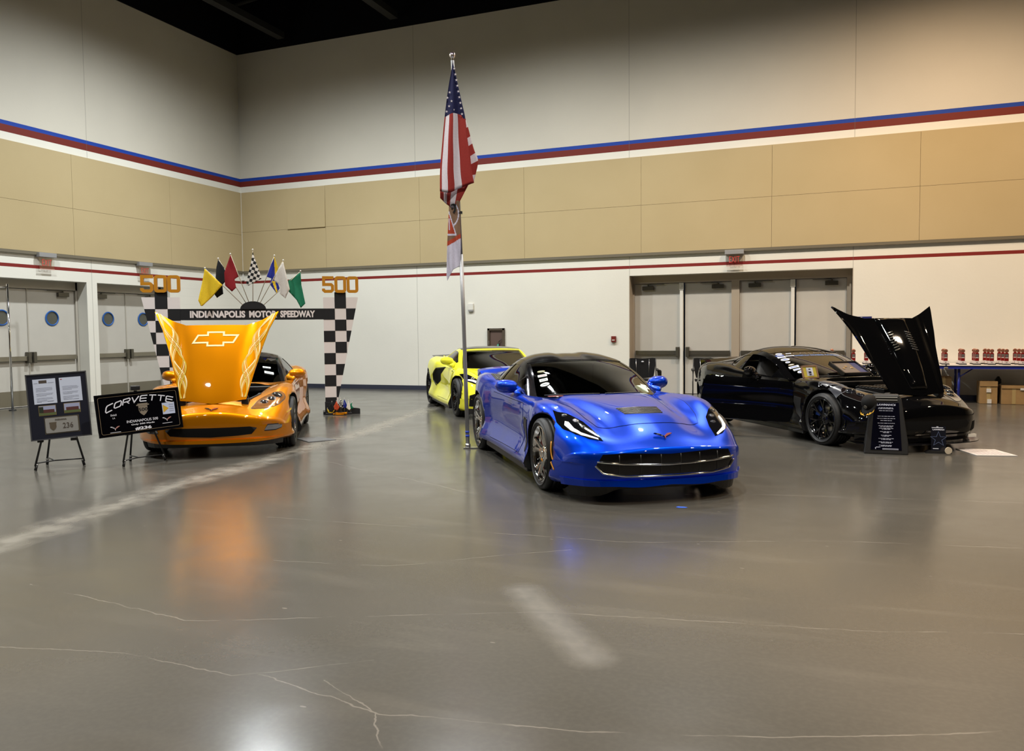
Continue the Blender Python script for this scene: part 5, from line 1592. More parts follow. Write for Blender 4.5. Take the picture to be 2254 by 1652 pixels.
M_fb = dict(yellow=fabric('yellow flag nylon', '#d8b528'), black=fabric('black flag nylon', '#1c1d1e'), red=fabric('dark red flag nylon', '#7e1a1f'), white=fabric('white flag nylon', '#cfc8be'),
            green=fabric('green flag nylon', '#1f6e50'), blue=fabric('blue flag nylon', '#1f2a84'), orange=fabric('orange flag nylon', '#b5492a'))
def checker_zone(s, ang, x0=0, z0=0):
    c, s_ = cos(ang), sin(ang)
    def f(x, z):
        a = (x - x0) * c + (z - z0) * s_; b = -(x - x0) * s_ + (z - z0) * c
        return (int(math.floor(a / s)) + int(math.floor(b / s))) % 2
    return f
FL = [
 ('yellow', (-1.97, 2.6), (-1.37, 1.975), [(-1.975, 2.6), (-1.69, 2.32), (-1.84, 2.14), (-2.02, 1.96), (-2.05, 1.955), (-2.09, 2.05), (-2.04, 2.28), (-1.99, 2.51)], -.075, ['yellow'], None, 'yellow flag on a stick, leftmost of the fan above the checkered arch'),
 ('black', (-1.76, 2.775), (-1.32, 2.01), [(-1.76, 2.765), (-1.63, 2.57), (-1.645, 2.4), (-1.70, 2.32), (-1.69, 2.17), (-1.8, 2.10), (-1.85, 2.18), (-1.79, 2.30), (-1.81, 2.46), (-1.79, 2.63)], .03, ['black'], None, 'black flag on a stick, second from the left in the fan above the arch'),
 ('red', (-1.55, 2.85), (-1.27, 2.03), [(-1.55, 2.84), (-1.42, 2.47), (-1.49, 2.42), (-1.47, 2.27), (-1.54, 2.205), (-1.65, 2.31), (-1.655, 2.53)], -.05, ['red'], None, 'dark red flag on a stick in the fan above the arch'),
 ('checker', (-1.18, 2.93), (-1.2, 2.03), [(-1.18, 2.905), (-1.155, 2.81), (-1.10, 2.63), (-1.04, 2.43), (-1.16, 2.37), (-1.27, 2.31), (-1.31, 2.33), (-1.27, 2.50), (-1.21, 2.71)], -.03, ['white', 'black'], checker_zone(.052, radians(-14), -1.18, 2.9), 'checkered flag at the top centre of the fan above the arch'),
 ('blue', (-.82, 2.84), (-1.13, 2.03), [(-.82, 2.82), (-.765, 2.64), (-.80, 2.46), (-.745, 2.27), (-.80, 2.18), (-.91, 2.34), (-.88, 2.44), (-.96, 2.47), (-.88, 2.69)], .03, ['blue', 'yellow'], lambda x, z: 1 if (z > 2.47 and x > -.825 + (2.78 - z) * .02) or (z < 2.4 and -.875 + (2.4 - z) * .35 < x < -.82 + (2.4 - z) * .2) else 0, 'blue flag with a yellow stripe in the fan above the arch'),
 ('white', (-.67, 2.75), (-1.08, 2.01), [(-.67, 2.73), (-.63, 2.54), (-.57, 2.25), (-.65, 2.09), (-.74, 2.17), (-.75, 2.33), (-.85, 2.42), (-.76, 2.6)], -.05, ['white'], None, 'plain white flag on a stick, second from the right above the arch'),
 ('green', (-.38, 2.57), (-1.02, 1.975), [(-.38, 2.555), (-.37, 2.33), (-.31, 2.0), (-.39, 1.92), (-.46, 2.06), (-.59, 2.21), (-.595, 2.4)], .0, ['green'], None, 'green flag on a stick, rightmost of the fan above the checkered arch'),
]
for nm, tip, base, outl, y0, cols, zf, lab in FL:
    r = empty('racing_flag', (AX, AY, 0), AR, lab, 'flag', 'racing flags fanned over the arch')
    M_ = Matrix.Identity(4)
    MB().tube((base[0], .045 if y0 > 0 else -.03, base[1]), (tip[0], y0 - .0, tip[1]), .006, n=8).build('stick', M_stick, r)
    MB().sphere((tip[0], y0, tip[1] + .008), .014, 10, 8).build('finial', M_white, r)
    cloth(outl, .022, 17, .014 if zf else .03, y0 - .012, zones=zf, ph=hash(nm) % 5 if 0 else len(nm)).build('cloth', [M_fb[c] for c in cols], r)
# small flags and model car at the foot of the right post
MF = [('yellow', (.03, .12), (.09, .01), [(.02, .115), (.06, .075), (.10, .055), (.155, .09), (.10, .0), (.04, .05)], 'small yellow flag at the foot of the right arch post'),
      ('black', (.11, .24), (.09, .03), [(.11, .23), (.15, .12), (.12, .05), (.06, .06), (.05, .16)], 'small black flag at the foot of the right arch post'),
      ('orange', (.19, .25), (.19, .03), [(.19, .245), (.23, .16), (.25, .14), (.20, .07), (.125, .12)], 'small red-orange flag at the foot of the right arch post'),
      ('checker', (.26, .30), (.27, .03), [(.26, .285), (.30, .22), (.31, .13), (.28, .11), (.235, .16), (.24, .21)], 'small checkered flag at the foot of the right arch post'),
      ('blue', (.33, .29), (.33, .03), [(.33, .28), (.37, .18), (.375, .14), (.34, .11), (.30, .14), (.31, .20)], 'small blue flag at the foot of the right arch post'),
      ('white', (.40, .26), (.38, .03), [(.40, .25), (.43, .16), (.44, .10), (.415, .07), (.36, .12), (.38, .19)], 'small white flag at the foot of the right arch post'),
      ('green', (.47, .22), (.43, .03), [(.47, .21), (.46, .16), (.49, .12), (.48, .10), (.44, .09), (.43, .14), (.435, .19)], 'small green flag at the foot of the right arch post')]
for i, (nm, tip, base, outl, lab) in enumerate(MF):
    r = empty('small_racing_flag', (AX, AY, 0), AR, lab, 'small flag', 'small flags at the arch foot')
    y0 = -.085 - .012 * (i % 2)
    MB().tube((base[0], -.08, .02), (tip[0], y0 + .003, tip[1]), .003, n=6).build('stick', M_stick, r)
    MB().sphere((tip[0], y0, tip[1] + .004), .006, 8, 6).build('finial', M_white, r)
    cols = ['white', 'black'] if nm == 'checker' else [nm]
    cloth(outl, .006, 60, .02, y0 - .004, zones=checker_zone(.018, .2) if nm == 'checker' else None, ph=i).build('cloth', [M_fb[c] for c in cols], r)
r = empty('flag_block', (AX, AY, 0), AR, 'low black wooden block holding the small flags in front of the arch foot', 'block')
MB().box((.0, -.11, 0), (.46, -.062, .035)).build('block', M_bchk, r, bevel=.004)
def toy():
    r = empty('model_car', (-8.20, 12.20, .0), radians(200), 'small gold model car on the floor at the foot of the arch', 'model car')
    vs, fs = make_body(ORANGE); s = .056
    me = mesh_from([(x * s, y * s, z * s) for x, y, z in vs], fs, 'body'); me.materials.append(P_orange)
    o = bpy.data.objects.new('body', me); COL.objects.link(o); o.parent = r
    b = MB(); rows = CAB; vv = []; ff = []
    for c, e, q in rows: vv += [(q[0], -q[1], q[2]), (e[0], -e[1], e[2]), (c[0], 0, c[1]), (e[0], e[1], e[2]), (q[0], q[1], q[2])]
    for i in range(len(rows) - 1):
        for k_ in range(4): ff.append((i * 5 + k_, i * 5 + k_ + 1, i * 5 + 6 + k_, i * 5 + 5 + k_))
    b.add([tuple(v * s for v in p) for p in vv], ff, 0, True).build('windows', M_blackgl, r)
    for x in (1.343, -1.343):
        for y in (.8, -.8): MB().tube((x * s, (y - .12) * s, .33 * s), (x * s, (y + .13) * s, .33 * s), .33 * s, n=16).build('wheel', M_black, r)
toy()

# ---- tall flagpole
PX, PY, PR = -4.268, 9.161, radians(21.7)
r = empty('flagpole', (PX, PY, 0), PR, 'tall thin silver flagpole with a chrome ball, beside the blue car', 'flagpole')
M_pole = mat('dull aluminium tube', '#8f8f90', .45, metal=.55)
def pole_x(z): return pchip([0, 2.43, 2.93, 4.85], [0, -.052, -.068, -.128], z)
MB().path([(pole_x(z), 0, z) for z in (.01, .8, 1.6, 2.43)], .025, 14).build('lower_pole', M_pole, r)
MB().path([(pole_x(z), 0, z) for z in (2.40, 3.2, 4.0, 4.80)], .019, 12).build('upper_pole', M_pole, r)
MB().box((-.055, -.05, 0), (.17, .05, .012)).tube((0, 0, 0), (0, 0, .06), .034, n=16).build('base_plate', M_alu, r)
b = MB()
for z0, z1 in ((.145, .172), (.196, .222)): b.tube((0, 0, z0), (0, 0, z1), .0255, n=16)
for z0, z1 in ((.145, .172), (.196, .222)): MB().tube((pole_x(z0), 0, z0), (pole_x(z1), 0, z1), .0262, n=16).build('blue_tape', mat('blue tape', '#1f3fb8', .5), r)
MB().lathe([(.001, 4.90), (.022, 4.895), (.036, 4.87), (.036, 4.855), (.024, 4.835), (.012, 4.825), (.014, 4.80), (.012, 4.79), (.001, 4.79)], 20, M=Matrix.Translation((-.128, 0, 0))).build('ball_finial', M_chrome, r)
MB().box((-.075, -.03, 2.93), (-.03, .02, 2.96)).build('flag_clip', M_black, r)
def Zf(x, y, y0=0): return (-.12 + (x - 208) * .00184, 4.75 - (y - 100) * .00184)
fr = empty('american_flag', (PX, PY, 0), PR, 'american flag hanging in folds from the top of the tall pole', 'flag')
red = fabric('flag red', '#8b2b25'); wht = fabric('flag white', '#c9c0c4'); navy = fabric('flag navy', '#191a3e')
def drape(P, us_, vs_, col, name, mats, ydepth, parent):
    b = MB(); nu = len(us_); nv = len(vs_)
    pts = [[P(u, v) for v in vs_] for u in us_]
    for th in (0, .002):
        for u_ in range(nu):
            for v_ in range(nv):
                x, z = pts[u_][v_]; b.v.append((x, ydepth(x, z, us_[u_], vs_[v_]) + th, z))
    o_ = nu * nv
    for u_ in range(nu - 1):
        for v_ in range(nv - 1):
            a = u_ * nv + v_; q = (a, a + 1, a + nv + 1, a + nv); mi = col((us_[u_] + us_[u_ + 1]) / 2, (vs_[v_] + vs_[v_ + 1]) / 2)
            b.f += [q, tuple(i + o_ for i in reversed(q))]; b.mi += [mi, mi]; b.sm += [True, True]
    ring = [v_ for v_ in range(nv)] + [u_ * nv + nv - 1 for u_ in range(1, nu)] + [(nu - 1) * nv + v_ for v_ in range(nv - 2, -1, -1)] + [u_ * nv for u_ in range(nu - 2, 0, -1)]
    for k_ in range(len(ring)):
        a, c = ring[k_], ring[(k_ + 1) % len(ring)]; b.f.append((a, c, c + o_, a + o_)); b.mi.append(b.mi[0]); b.sm.append(False)
    return b.build(name, mats, parent)
LE = [(95, 207), (150, 198), (240, 180), (440, 150), (640, 128), (830, 112), (960, 110)]; RE = [(95, 209), (150, 222), (260, 245), (370, 268), (465, 288), (600, 300), (720, 318), (820, 328), (895, 342)]
def PM(f, t):
    yc = 452 - 22 * sin(pi * min(f, .8)) + (28 if f > .85 else 0); yb = pchip([0, .25, .55, 1], [942, 956, 926, 892], f)
    y = 95 + (yc - 95) * t if t <= 1 else yc + (yb - yc) * (t - 1)
    l = pchip([p[0] for p in LE], [p[1] for p in LE], y); r_ = pchip([p[0] for p in RE], [p[1] for p in RE], y)
    return Zf(l + (r_ - l) * f, y)
bands = [0, .06, .24, .43, .64, 1.0]; fcols = []
for q in range(5): fcols += [bands[q] + (bands[q + 1] - bands[q]) * w_ / 4 for w_ in range(4)]
fcols.append(1.)
def cm(f, t):
    if t < 1: return 0
    for q in range(5):
        if f < bands[q + 1]: return (1, 2, 1, 2, 1)[q]
    return 1
drape(PM, fcols, [q / 16 for q in range(17)] + [1 + q / 22 for q in range(1, 23)], cm, 'cloth', [navy, red, wht], lambda x, z, f, t: -.055 + .020 * min(1, t + .1) * sin(f * 9 + t * 1.2) - .012 * t, fr)
FLe = [(400, 262), (470, 284), (560, 290), (640, 302), (760, 312), (888, 328)]; FR = [(400, 268), (470, 290), (530, 305), (600, 320), (700, 345), (770, 368), (830, 352), (888, 334)]
def PF(f, t):
    s = 400 + t * 488; l = pchip([p[0] for p in FLe], [p[1] for p in FLe], s); r_ = pchip([p[0] for p in FR], [p[1] for p in FR], s); x = l + (r_ - l) * f
    return Zf(x, s - (x - l) * .75 * sin(pi * t))
drape(PF, [0, .25, .5, .75, 1], [q / 28 for q in range(29)], lambda f, t: 0 if t < .14 else (2 if int((t - .14) * 7 * 1.15) % 2 == 0 else 1), 'rear_fold', [navy, red, wht], lambda x, z, f, t: -.035 + .02 * f, fr)
BT = [(0, (110, 940)), (.3, (165, 945)), (.65, (240, 918)), (1, (300, 900))]; BB = [(0, (110, 985)), (.3, (160, 1032)), (.6, (203, 1054)), (.85, (240, 1010)), (1, (300, 902))]
def PB(f, t):
    a = [pchip([p[0] for p in BT], [p[1][k_] for p in BT], f) for k_ in (0, 1)]; c = [pchip([p[0] for p in BB], [p[1][k_] for p in BB], f) for k_ in (0, 1)]
    return Zf(a[0] + (c[0] - a[0]) * t, a[1] - 8 + (c[1] - a[1] + 8) * t)
bb = [0, .14, .26, .40, .60, 1.0]; fc2 = []
for q in range(5): fc2 += [bb[q] + (bb[q + 1] - bb[q]) * w_ / 3 for w_ in range(3)]
fc2.append(1.)
drape(PB, fc2, [0, .33, .66, 1], lambda f, t: (1, 2, 1, 2, 1)[max(q for q in range(5) if bb[q] <= f)], 'lower_fold', [navy, red, wht], lambda x, z, f, t: -.035 + .008 * sin(f * 10), fr)
b = MB()
def star(cx, cz, r_, y, rot=0.):
    pts = []
    for q in range(10):
        rr = r_ if q % 2 == 0 else r_ * .4; a = pi / 2 + q * pi / 5 + rot; pts.append((cx + rr * cos(a), cz + rr * sin(a)))
    return pts
for x, y in [(222, 140), (229, 178), (235, 215), (241, 252), (247, 289), (253, 327), (259, 364), (264, 400), (269, 437), (189, 295), (174, 330), (201, 352), (184, 385), (213, 408), (167, 420)]:
    u, z = Zf(x - 3, y); b.prism(star(u, z, .017, 0), -.082, -.078, 'XZ')
b.build('stars', wht, fr)
fr = empty('team_flag', (PX, PY, 0), PR, 'lower flag on the tall pole, brown and red above a long white end', 'flag')
Z2 = lambda x, y: (-.195 + (x - 135) * .00113 * 1.02, 3.06 - (y - 85) * .001153 * 1.0)
brown = fabric('flag brown', '#7a5f4b'); rd = fabric('flag orange red', '#a8432c'); wt2 = fabric('flag white lower', '#c5c1d0')
o2 = [Z2(*p) for p in [(138, 60), (245, 60), (255, 200), (258, 330), (258, 460), (258, 560), (250, 700), (240, 760), (175, 795), (140, 850), (108, 915), (100, 860), (104, 700), (112, 545), (118, 420), (124, 300), (134, 180)]]
def z2zone(u, z):
    x = 135 + (u + .195) / .001153; y = 85 + (3.06 - z) / .001153
    lo = 545 - (x - 112) * .58
    if y > lo: return 2
    if y > lo - 48: return 1
    # red wedge with its white outline
    if y > 170 and y < 430:
        xr = 138 + (y - 170) * .30
        if x < xr - 12 and y < 410: return 1 if not (abs(x - 138) < 7 and 250 < y < 370) else 2
        if x < xr: return 2
        if 410 <= y < 425 and x < xr: return 2
    d = sqrt((x - 140) ** 2 + (y - 230) ** 2)
    if abs(sqrt((x - 120) ** 2 + ((y - 200) * .8) ** 2) - 118) < 6 and x > 170: return 2
    return 0
b = cloth(o2, .010, 40, .009, -.035, zones=z2zone, ph=.4); b.build('cloth', [brown, rd, wt2], fr)
b = MB(); stroke(b, [Z2(*p) for p in [(160, 110), (185, 100), (215, 110)]], .018, -.045, -.042); stroke(b, [Z2(*p) for p in [(185, 100), (205, 130), (200, 170), (185, 188)]], .022, -.045, -.042); stroke(b, [Z2(*p) for p in [(165, 150), (180, 140)]], .016, -.045, -.042)
b.build('emblem', M_fb['black'], fr)

# ---- easels and boards
def easel(loc, rz, feet, top, name_label, ledge=(.33, .15)):
    r = empty('display_easel', loc, rz, name_label, 'easel', 'black folding easels')
    inv = Matrix.Rotation(-rz, 4, 'Z') @ Matrix.Translation((-loc[0], -loc[1], 0)); lf = [inv @ Vector((x, y, 0)) for x, y in feet]
    T = Vector(top)
    for f in lf:
        MB().tube(f + Vector((0, 0, .05)), T + (f - T) * .03, .011, .009, n=10).build('leg', M_plastic, r)
        d = (T - f).normalized(); MB().tube(f + Vector((0, 0, .004)), f + d * .06, .015, .014, n=10).build('rubber_foot', M_black, r)
        MB().tube(f + d * .06, f + d * .075, .0145, n=10).build('collar', M_alu, r)
    c = lf[0].lerp(lf[1], .45) * .7 + lf[2] * .3; z = Vector((0, 0, .08))
    c = lf[0].lerp(lf[1], .42)
    P = [f + (T - f) * .08 for f in lf]; hub = P[0].lerp(P[1], .42) * .8 + P[2] * .2
    for p in P: MB().tube(p, hub, .007, n=8).build('brace', M_plastic, r)
    for s in (-1, 1):
        MB().box((s * ledge[1] - .03, -.06, ledge[0] - .03), (s * ledge[1] + .03, .02, ledge[0])).build('ledge_pin', M_plastic, r, bevel=.004)
    MB().box((-.05 + T.x, T.y - .03, T.z - .02), (.05 + T.x, T.y + .02, T.z + .03)).build('top_clamp', M_plastic, r, bevel=.008)
    return r
E1, A1 = (-8.0, 6.38), radians(50)
easel((E1[0], E1[1], 0), A1, [(-8.076, 6.159), (-7.868, 6.603), (-8.343, 6.512)], (.02, .12, 1.02), 'black folding easel holding the tall framed document board', (.335, .16))
E2, A2 = (-7.35, 6.9), radians(61)
easel((E2[0], E2[1], 0), A2, [(-7.356, 6.675), (-7.275, 7.202), (-7.596, 6.993)], (.0, .10, .86), 'black folding easel holding the wide black CORVETTE sign', (.375, .13))
def board(name, loc, rz, cx, cz, w, h, roll, lean, label, cat, frame_m, face_m, y0=-.03):
    r = empty(name, (loc[0], loc[1], 0), rz, label, cat)
    T = Matrix.Translation((cx, y0, cz)) @ Matrix.Rotation(-radians(roll), 4, 'Y') @ Matrix.Rotation(radians(-lean), 4, 'X')
    MB().box((-w / 2, 0, -h / 2), (w / 2, .012, h / 2), M=T).build('backing', face_m, r)
    return r, T
M_navy = mat('dark navy mount board', '#20222e', .35, spec=.4)
r, T = board('document_board', E1, A1, .03, .70, .585, .72, 3.0, 7, 'dark framed board with two letters, two photographs and a licence plate', 'display board', None, M_navy)
W_, H_ = .585, .72
def St(s, t): return ((s - .5) * W_, (.5 - t) * H_)
b = MB()
for q in (((-W_ / 2 - .004, -.006, -H_ / 2 - .004), (-W_ / 2 + .008, .014, H_ / 2 + .004)), ((W_ / 2 - .008, -.006, -H_ / 2 - .004), (W_ / 2 + .004, .014, H_ / 2 + .004)), ((-W_ / 2, -.006, -H_ / 2 - .004), (W_ / 2, .014, -H_ / 2 + .008)), ((-W_ / 2, -.006, H_ / 2 - .008), (W_ / 2, .014, H_ / 2 + .004))): b.box(*q, 0, T)
b.build('frame', mat('grey metal frame', '#85878c', .3, metal=.8), r)
M_paper = mat('white paper', '#c9d2e6', .5); M_ink = mat('grey print', '#8d93a6', .6); M_ink2 = mat('dark print', '#4a4038', .6)
def rect(mb, s0, s1, t0, t1, y=-.002, mi=0, M=None, St_=None):
    a = (St_ or St)(s0, t1); c = (St_ or St)(s1, t0); mb.box((a[0], y, a[1]), (c[0], 0, c[1]), mi, M or T)
def letter(s0, s1, t0, t1, header):
    b = MB(); rect(b, s0, s1, t0, t1)
    random.seed(int(s0 * 100))
    if header:
        rect(b, s0 + .10, s0 + .23, t0 + .02, t0 + .065, -.003, 2); rect(b, s0 + .02, s0 + .08, t0 + .058, t0 + .064, -.003, 1); rect(b, s0 + .25, s1 - .03, t0 + .058, t0 + .064, -.003, 1)
    else: rect(b, s0 + .02, s0 + .05, t0 + .02, t0 + .03, -.003, 3)
    for i in range(13):
        t = t0 + .135 + i * .017
        if i in (4, 8): continue
        rect(b, s0 + .045, s1 - .045 - (.12 if i in (3, 7, 11) else random.random() * .03), t, t + .004, -.003, 1)
    rect(b, s0 + .05, s0 + .12, t1 - .035, t1 - .03, -.003, 1); rect(b, s0 + .22, s1 - .06, t1 - .035, t1 - .03, -.003, 1)
    b.build('letter', [M_paper, M_ink, M_ink2, M_red], r)
letter(.105, .48, .075, .455, True); letter(.54, .905, .075, .45, False)
def photo(s0, s1, t0, t1, dark_left):
    b = MB(); rect(b, s0 - .008, s1 + .008, t0 - .008, t1 + .008, -.001, 4); rect(b, s0, s1, t0, t1, -.002, 0); rect(b, s0, s1, t0 + .10, t1, -.003, 1); rect(b, s0 + .03, s1 - .02, t0 + .055, t0 + .105, -.0035, 2)
    if dark_left: rect(b, s0, s0 + .07, t0 + .01, t0 + .10, -.0036, 3)
    b.build('photograph', [mat('photo sky', '#9fa6c4', .3), mat('photo grass', '#5f6a45', .3), mat('photo house', '#5a3a38', .3), mat('photo tree', '#33392f', .3), mat('thin gold mat', '#86754f', .4)], r)
photo(.17, .44, .49, .63, True); photo(.585, .845, .48, .62, False)
b = MB(); rect(b, .235, .815, .665, .925, -.001, 1)
x0, z0 = St(.25, .91); x1, z1 = St(.79, .68); b.prism(round_rect(x0, x1, z0, z1, .012), -.006, -.001, 'XZ', 0, T)
plate = b.build('licence_plate', [mat('plate silver', '#a9a8a4', .3, metal=.3), mat('plate mount', '#4c4538', .5)], r)
def shield(mb, cx, cz, w, h, y0, y1, mi=0, M=None):
    pts = [(-.5, .5), (.5, .5), (.44, .30), (.44, -.12), (.25, -.34), (0, -.5), (-.25, -.34), (-.44, -.12), (-.44, .30)]
    mb.prism([(cx + a * w, cz + c * h) for a, c in pts], y0, y1, 'XZ', mi, M)
cx, cz = St(.375, .81); b = MB(); shield(b, cx, cz, .07, .09, -.009, -.006, 0, T); b.build('plate_crest', mat('crest brown', '#5b5245', .4), plate)
b = MB(); vs, fs = text_geo('236', w=.10, h=.058, bold=0, depth=.003); cx, cz = St(.62, .81); b.add([(x + cx, y - .006, z + cz) for x, y, z in vs], fs, 0, M=T)
vs, fs = text_geo('INDIANA', w=.11, h=.014, bold=.02, depth=.003); cx, cz = St(.51, .712); b.add([(x + cx, y - .006, z + cz) for x, y, z in vs], fs, 0, M=T)
b.build('plate_lettering', M_ink2, plate)
r, T = board('corvette_sign_board', E2, A2, .01, .595, .88, .455, 3.3, 8, 'wide black sign lettered CORVETTE with the number 236, on the second easel', 'sign', None, mat('glossy black sign', '#040408', .15, coat=.5))
r.name = 'lettered_sign_board'
W_, H_ = .88, .455
b = MB(); stroke(b, round_rect(-W_ / 2 + .022, W_ / 2 - .022, -H_ / 2 + .022, H_ / 2 - .022, .02, 3), .004, -.002, 0, closed=True)
b.v = [tuple(T @ Vector(v)) for v in b.v]; b.build('gold_border', mat('dull gold line', '#7f6f58', .4), r)
b = MB()
for q in (((-W_ / 2 - .01, -.008, -H_ / 2 - .01), (-W_ / 2 + .006, .014, H_ / 2 + .01)), ((W_ / 2 - .006, -.008, -H_ / 2 - .01), (W_ / 2 + .01, .014, H_ / 2 + .01)), ((-W_ / 2, -.008, -H_ / 2 - .01), (W_ / 2, .014, -H_ / 2 + .006)), ((-W_ / 2, -.008, H_ / 2 - .006), (W_ / 2, .014, H_ / 2 + .01))): b.box(*q, 0, T)
b.build('frame', M_blackgl, r)
M_wl = mat('white lettering', '#d6d8e2', .4)
def tline(txt, s, t, w, h, name=None, m=None, **k):
    vs, fs = text_geo(txt, w=w, h=h, depth=.003, **k); cx, cz = St(s, t); b = MB(); b.add([(x + cx, y, z + cz) for x, y, z in vs], fs, 0, M=T); return b.build(name or 'lettering', m or M_wl, r)
# CORVETTE in wide slanted strokes along an arch
def corvette():
    b = MB(); G = {'C': [[(1, 1), (.15, 1), (0, .8), (0, .2), (.15, 0), (1, 0)]], 'O': [[(.15, 0), (.85, 0), (1, .2), (1, .8), (.85, 1), (.15, 1), (0, .8), (0, .2), (.15, 0)]],
        'R': [[(0, 0), (0, 1), (.85, 1), (1, .85), (1, .6), (.85, .45), (.15, .45)], [(.5, .45), (1, 0)]], 'V': [[(0, 1), (.45, 0), (1, 1)]], 'E': [[(1, 1), (.12, 1), (0, .9), (0, .1), (.12, 0), (1, 0)], [(.05, .5), (.95, .5)]], 'T': [[(0, 1), (1.05, 1)], [(.5, 1), (.5, 0)]]}
    x = -.5; n = 8; lw = 1 / n
    for i, ch in enumerate('CORVETTE'):
        for st in G[ch]:
            pts = []
            for j in range(len(st) - 1):
                for q in range(4): f = q / 4; pts.append((st[j][0] + (st[j + 1][0] - st[j][0]) * f, st[j][1] + (st[j + 1][1] - st[j][1]) * f))
            pts.append(st[-1]); out = []
            for a, c in pts:
                u = -.5 + (i + .06 + a * .78) * lw; hh = .062 if i not in (0,) else .075
                xx = u * .74 + (c - .5) * .018; zz = (c - .5) * hh - .30 * (u - .04) ** 2 * 1.0
                cx, cz = St(.52, .165); out.append((xx + cx, zz + cz))
            stroke(b, out, .0115, -.003, 0)
    b.v = [tuple(T @ Vector(v)) for v in b.v]; b.build('arched_lettering', M_wl, r)
corvette()
cx, cz = St(.545, .44); b = MB(); shield(b, cx, cz, .11, .14, -.002, 0, 0, T); b.box((cx - .068, -.003, cz + .045), (cx + .068, 0, cz + .058), 0, T); b.build('crest', mat('crest tan', '#7d7365', .4), r)
tline('500', .545, .44, .098, .038, 'crest_numerals', mat('crest black', '#08080c', .4), bold=.02)
bpy.data.objects[-1] if 0 else None
b = MB(); x0, z0 = St(.78, .63); x1, z1 = St(.935, .34); b.box((x0, -.002, z0), (x1, 0, z1), 0, T); b.add([(x0 + .008, -.003, z0 + .02), (x0 + .008, -.003, z1 - .02), (x0 + .07, -.003, (z0 + z1) / 2)], [(0, 1, 2)], 1, M=T)
for i in range(4): b.box((x0 + .075, -.003, z1 - .03 - i * .024), (x1 - .01, 0, z1 - .022 - i * .024), 2, T)
b.build('info_card', [mat('pale card', '#b7c2dc', .4), mat('card yellow', '#c9a02a', .4), M_ink], r)
tline('Slidell', .185, .50, .062, .022); tline('LA', .185, .575, .026, .018)
tline('INDIANAPOLIS 500', .52, .705, .335, .030, bold=.005); tline('Only 500 Made', .52, .795, .25, .022, bold=.02); tline('#236', .52, .90, .175, .038, bold=.04)
for s, t in ((.185, .83), (.82, .76)):
    cx, cz = St(s, t); emblem(r, T @ Matrix.Translation((cx, 0, cz)), .10, [M_wl, mat('printed red wing', '#a3736c', .5), M_black])
    b = MB(); b.box((cx - .055, -.002, cz - .045), (cx + .055, 0, cz - .040), 0, T); b.build('underline', M_wl, r)

# ---- sign stand in front of the black car
M_pl = mat('moulded black plastic', (.012, .012, .012), .45)
r = empty('sign_stand', (.585, 10.22, 0), radians(2), 'black moulded sign stand with white text lines, in front of the black car', 'sign stand')
Tl = Matrix.Translation((0, -.02, 0)) @ Matrix.Rotation(radians(-9), 4, 'X')
out = [(-.235, 0), (.235, 0), (.235, .12), (.165, .64), (.14, .69), (-.13, .69), (-.165, .64), (-.225, .12)]
MB().prism(out, .0, .06, 'XZ', 0, Tl).build('front_leaf', M_pl, r, bevel=.012)
Tb = Matrix.Translation((0, .115, 0)) @ Matrix.Rotation(radians(-3), 4, 'X')
MB().prism(out, .0, .05, 'XZ', 0, Tb).build('rear_leaf', M_pl, r, bevel=.012)
MB().prism([(-.165, .05), (.165, .05), (.135, .60), (-.125, .60)], -.006, 0, 'XZ', 0, Tl).build('poster', mat('blue black poster', '#0a0a16', .08, coat=1.), r)
b = MB(); b.box((-.125, -.012, .655), (.12, 0, .668), 0, Tl); b.box((-.12, -.012, .625), (.12, 0, .635), 0, Tl); b.build('top_grooves', mat('worn grey edge', '#8d8c86', .4), r)
b = MB(); vs, fs = text_geo('LAWMANC6', w=.20, h=.024, bold=.03, depth=.002, shear=.2); b.add([(x, y - .006, z + .575) for x, y, z in vs], fs, 0, M=Tl)
random.seed(3)
for zz, w in [(.54, .16), (.528, .17), (.505, .15), (.44, .18), (.415, .19), (.39, .12), (.36, .18), (.33, .16), (.318, .13), (.30, .15), (.29, .09), (.262, .13), (.25, .07), (.22, .11), (.21, .09), (.182, .16), (.17, .10), (.142, .16), (.13, .11), (.104, .15), (.093, .11)]:
    x = -w / 2
    while x < w / 2 - .01:
        l = min(.008 + random.random() * .03, w / 2 - x); b.box((x, -.0075, zz - .003), (x + l, -.006, zz + .003), 0, Tl); x += l + .006
b.box((-.04, -.0075, .062), (.13, -.006, .068), 0, Tl); b.box((-.04, -.0075, .054), (.13, -.006, .057), 0, Tl)
b.v_ = 0
stroke(b2 := MB(), [(-.11, .058), (-.115, .072), (-.10, .082), (-.085, .08), (-.06, .085)], .007, -.0075, -.006); b.add(b2.v, b2.f, 0, M=Tl)
b.build('printed_text', mat('poster white print', '#b9bccb', .5), r)
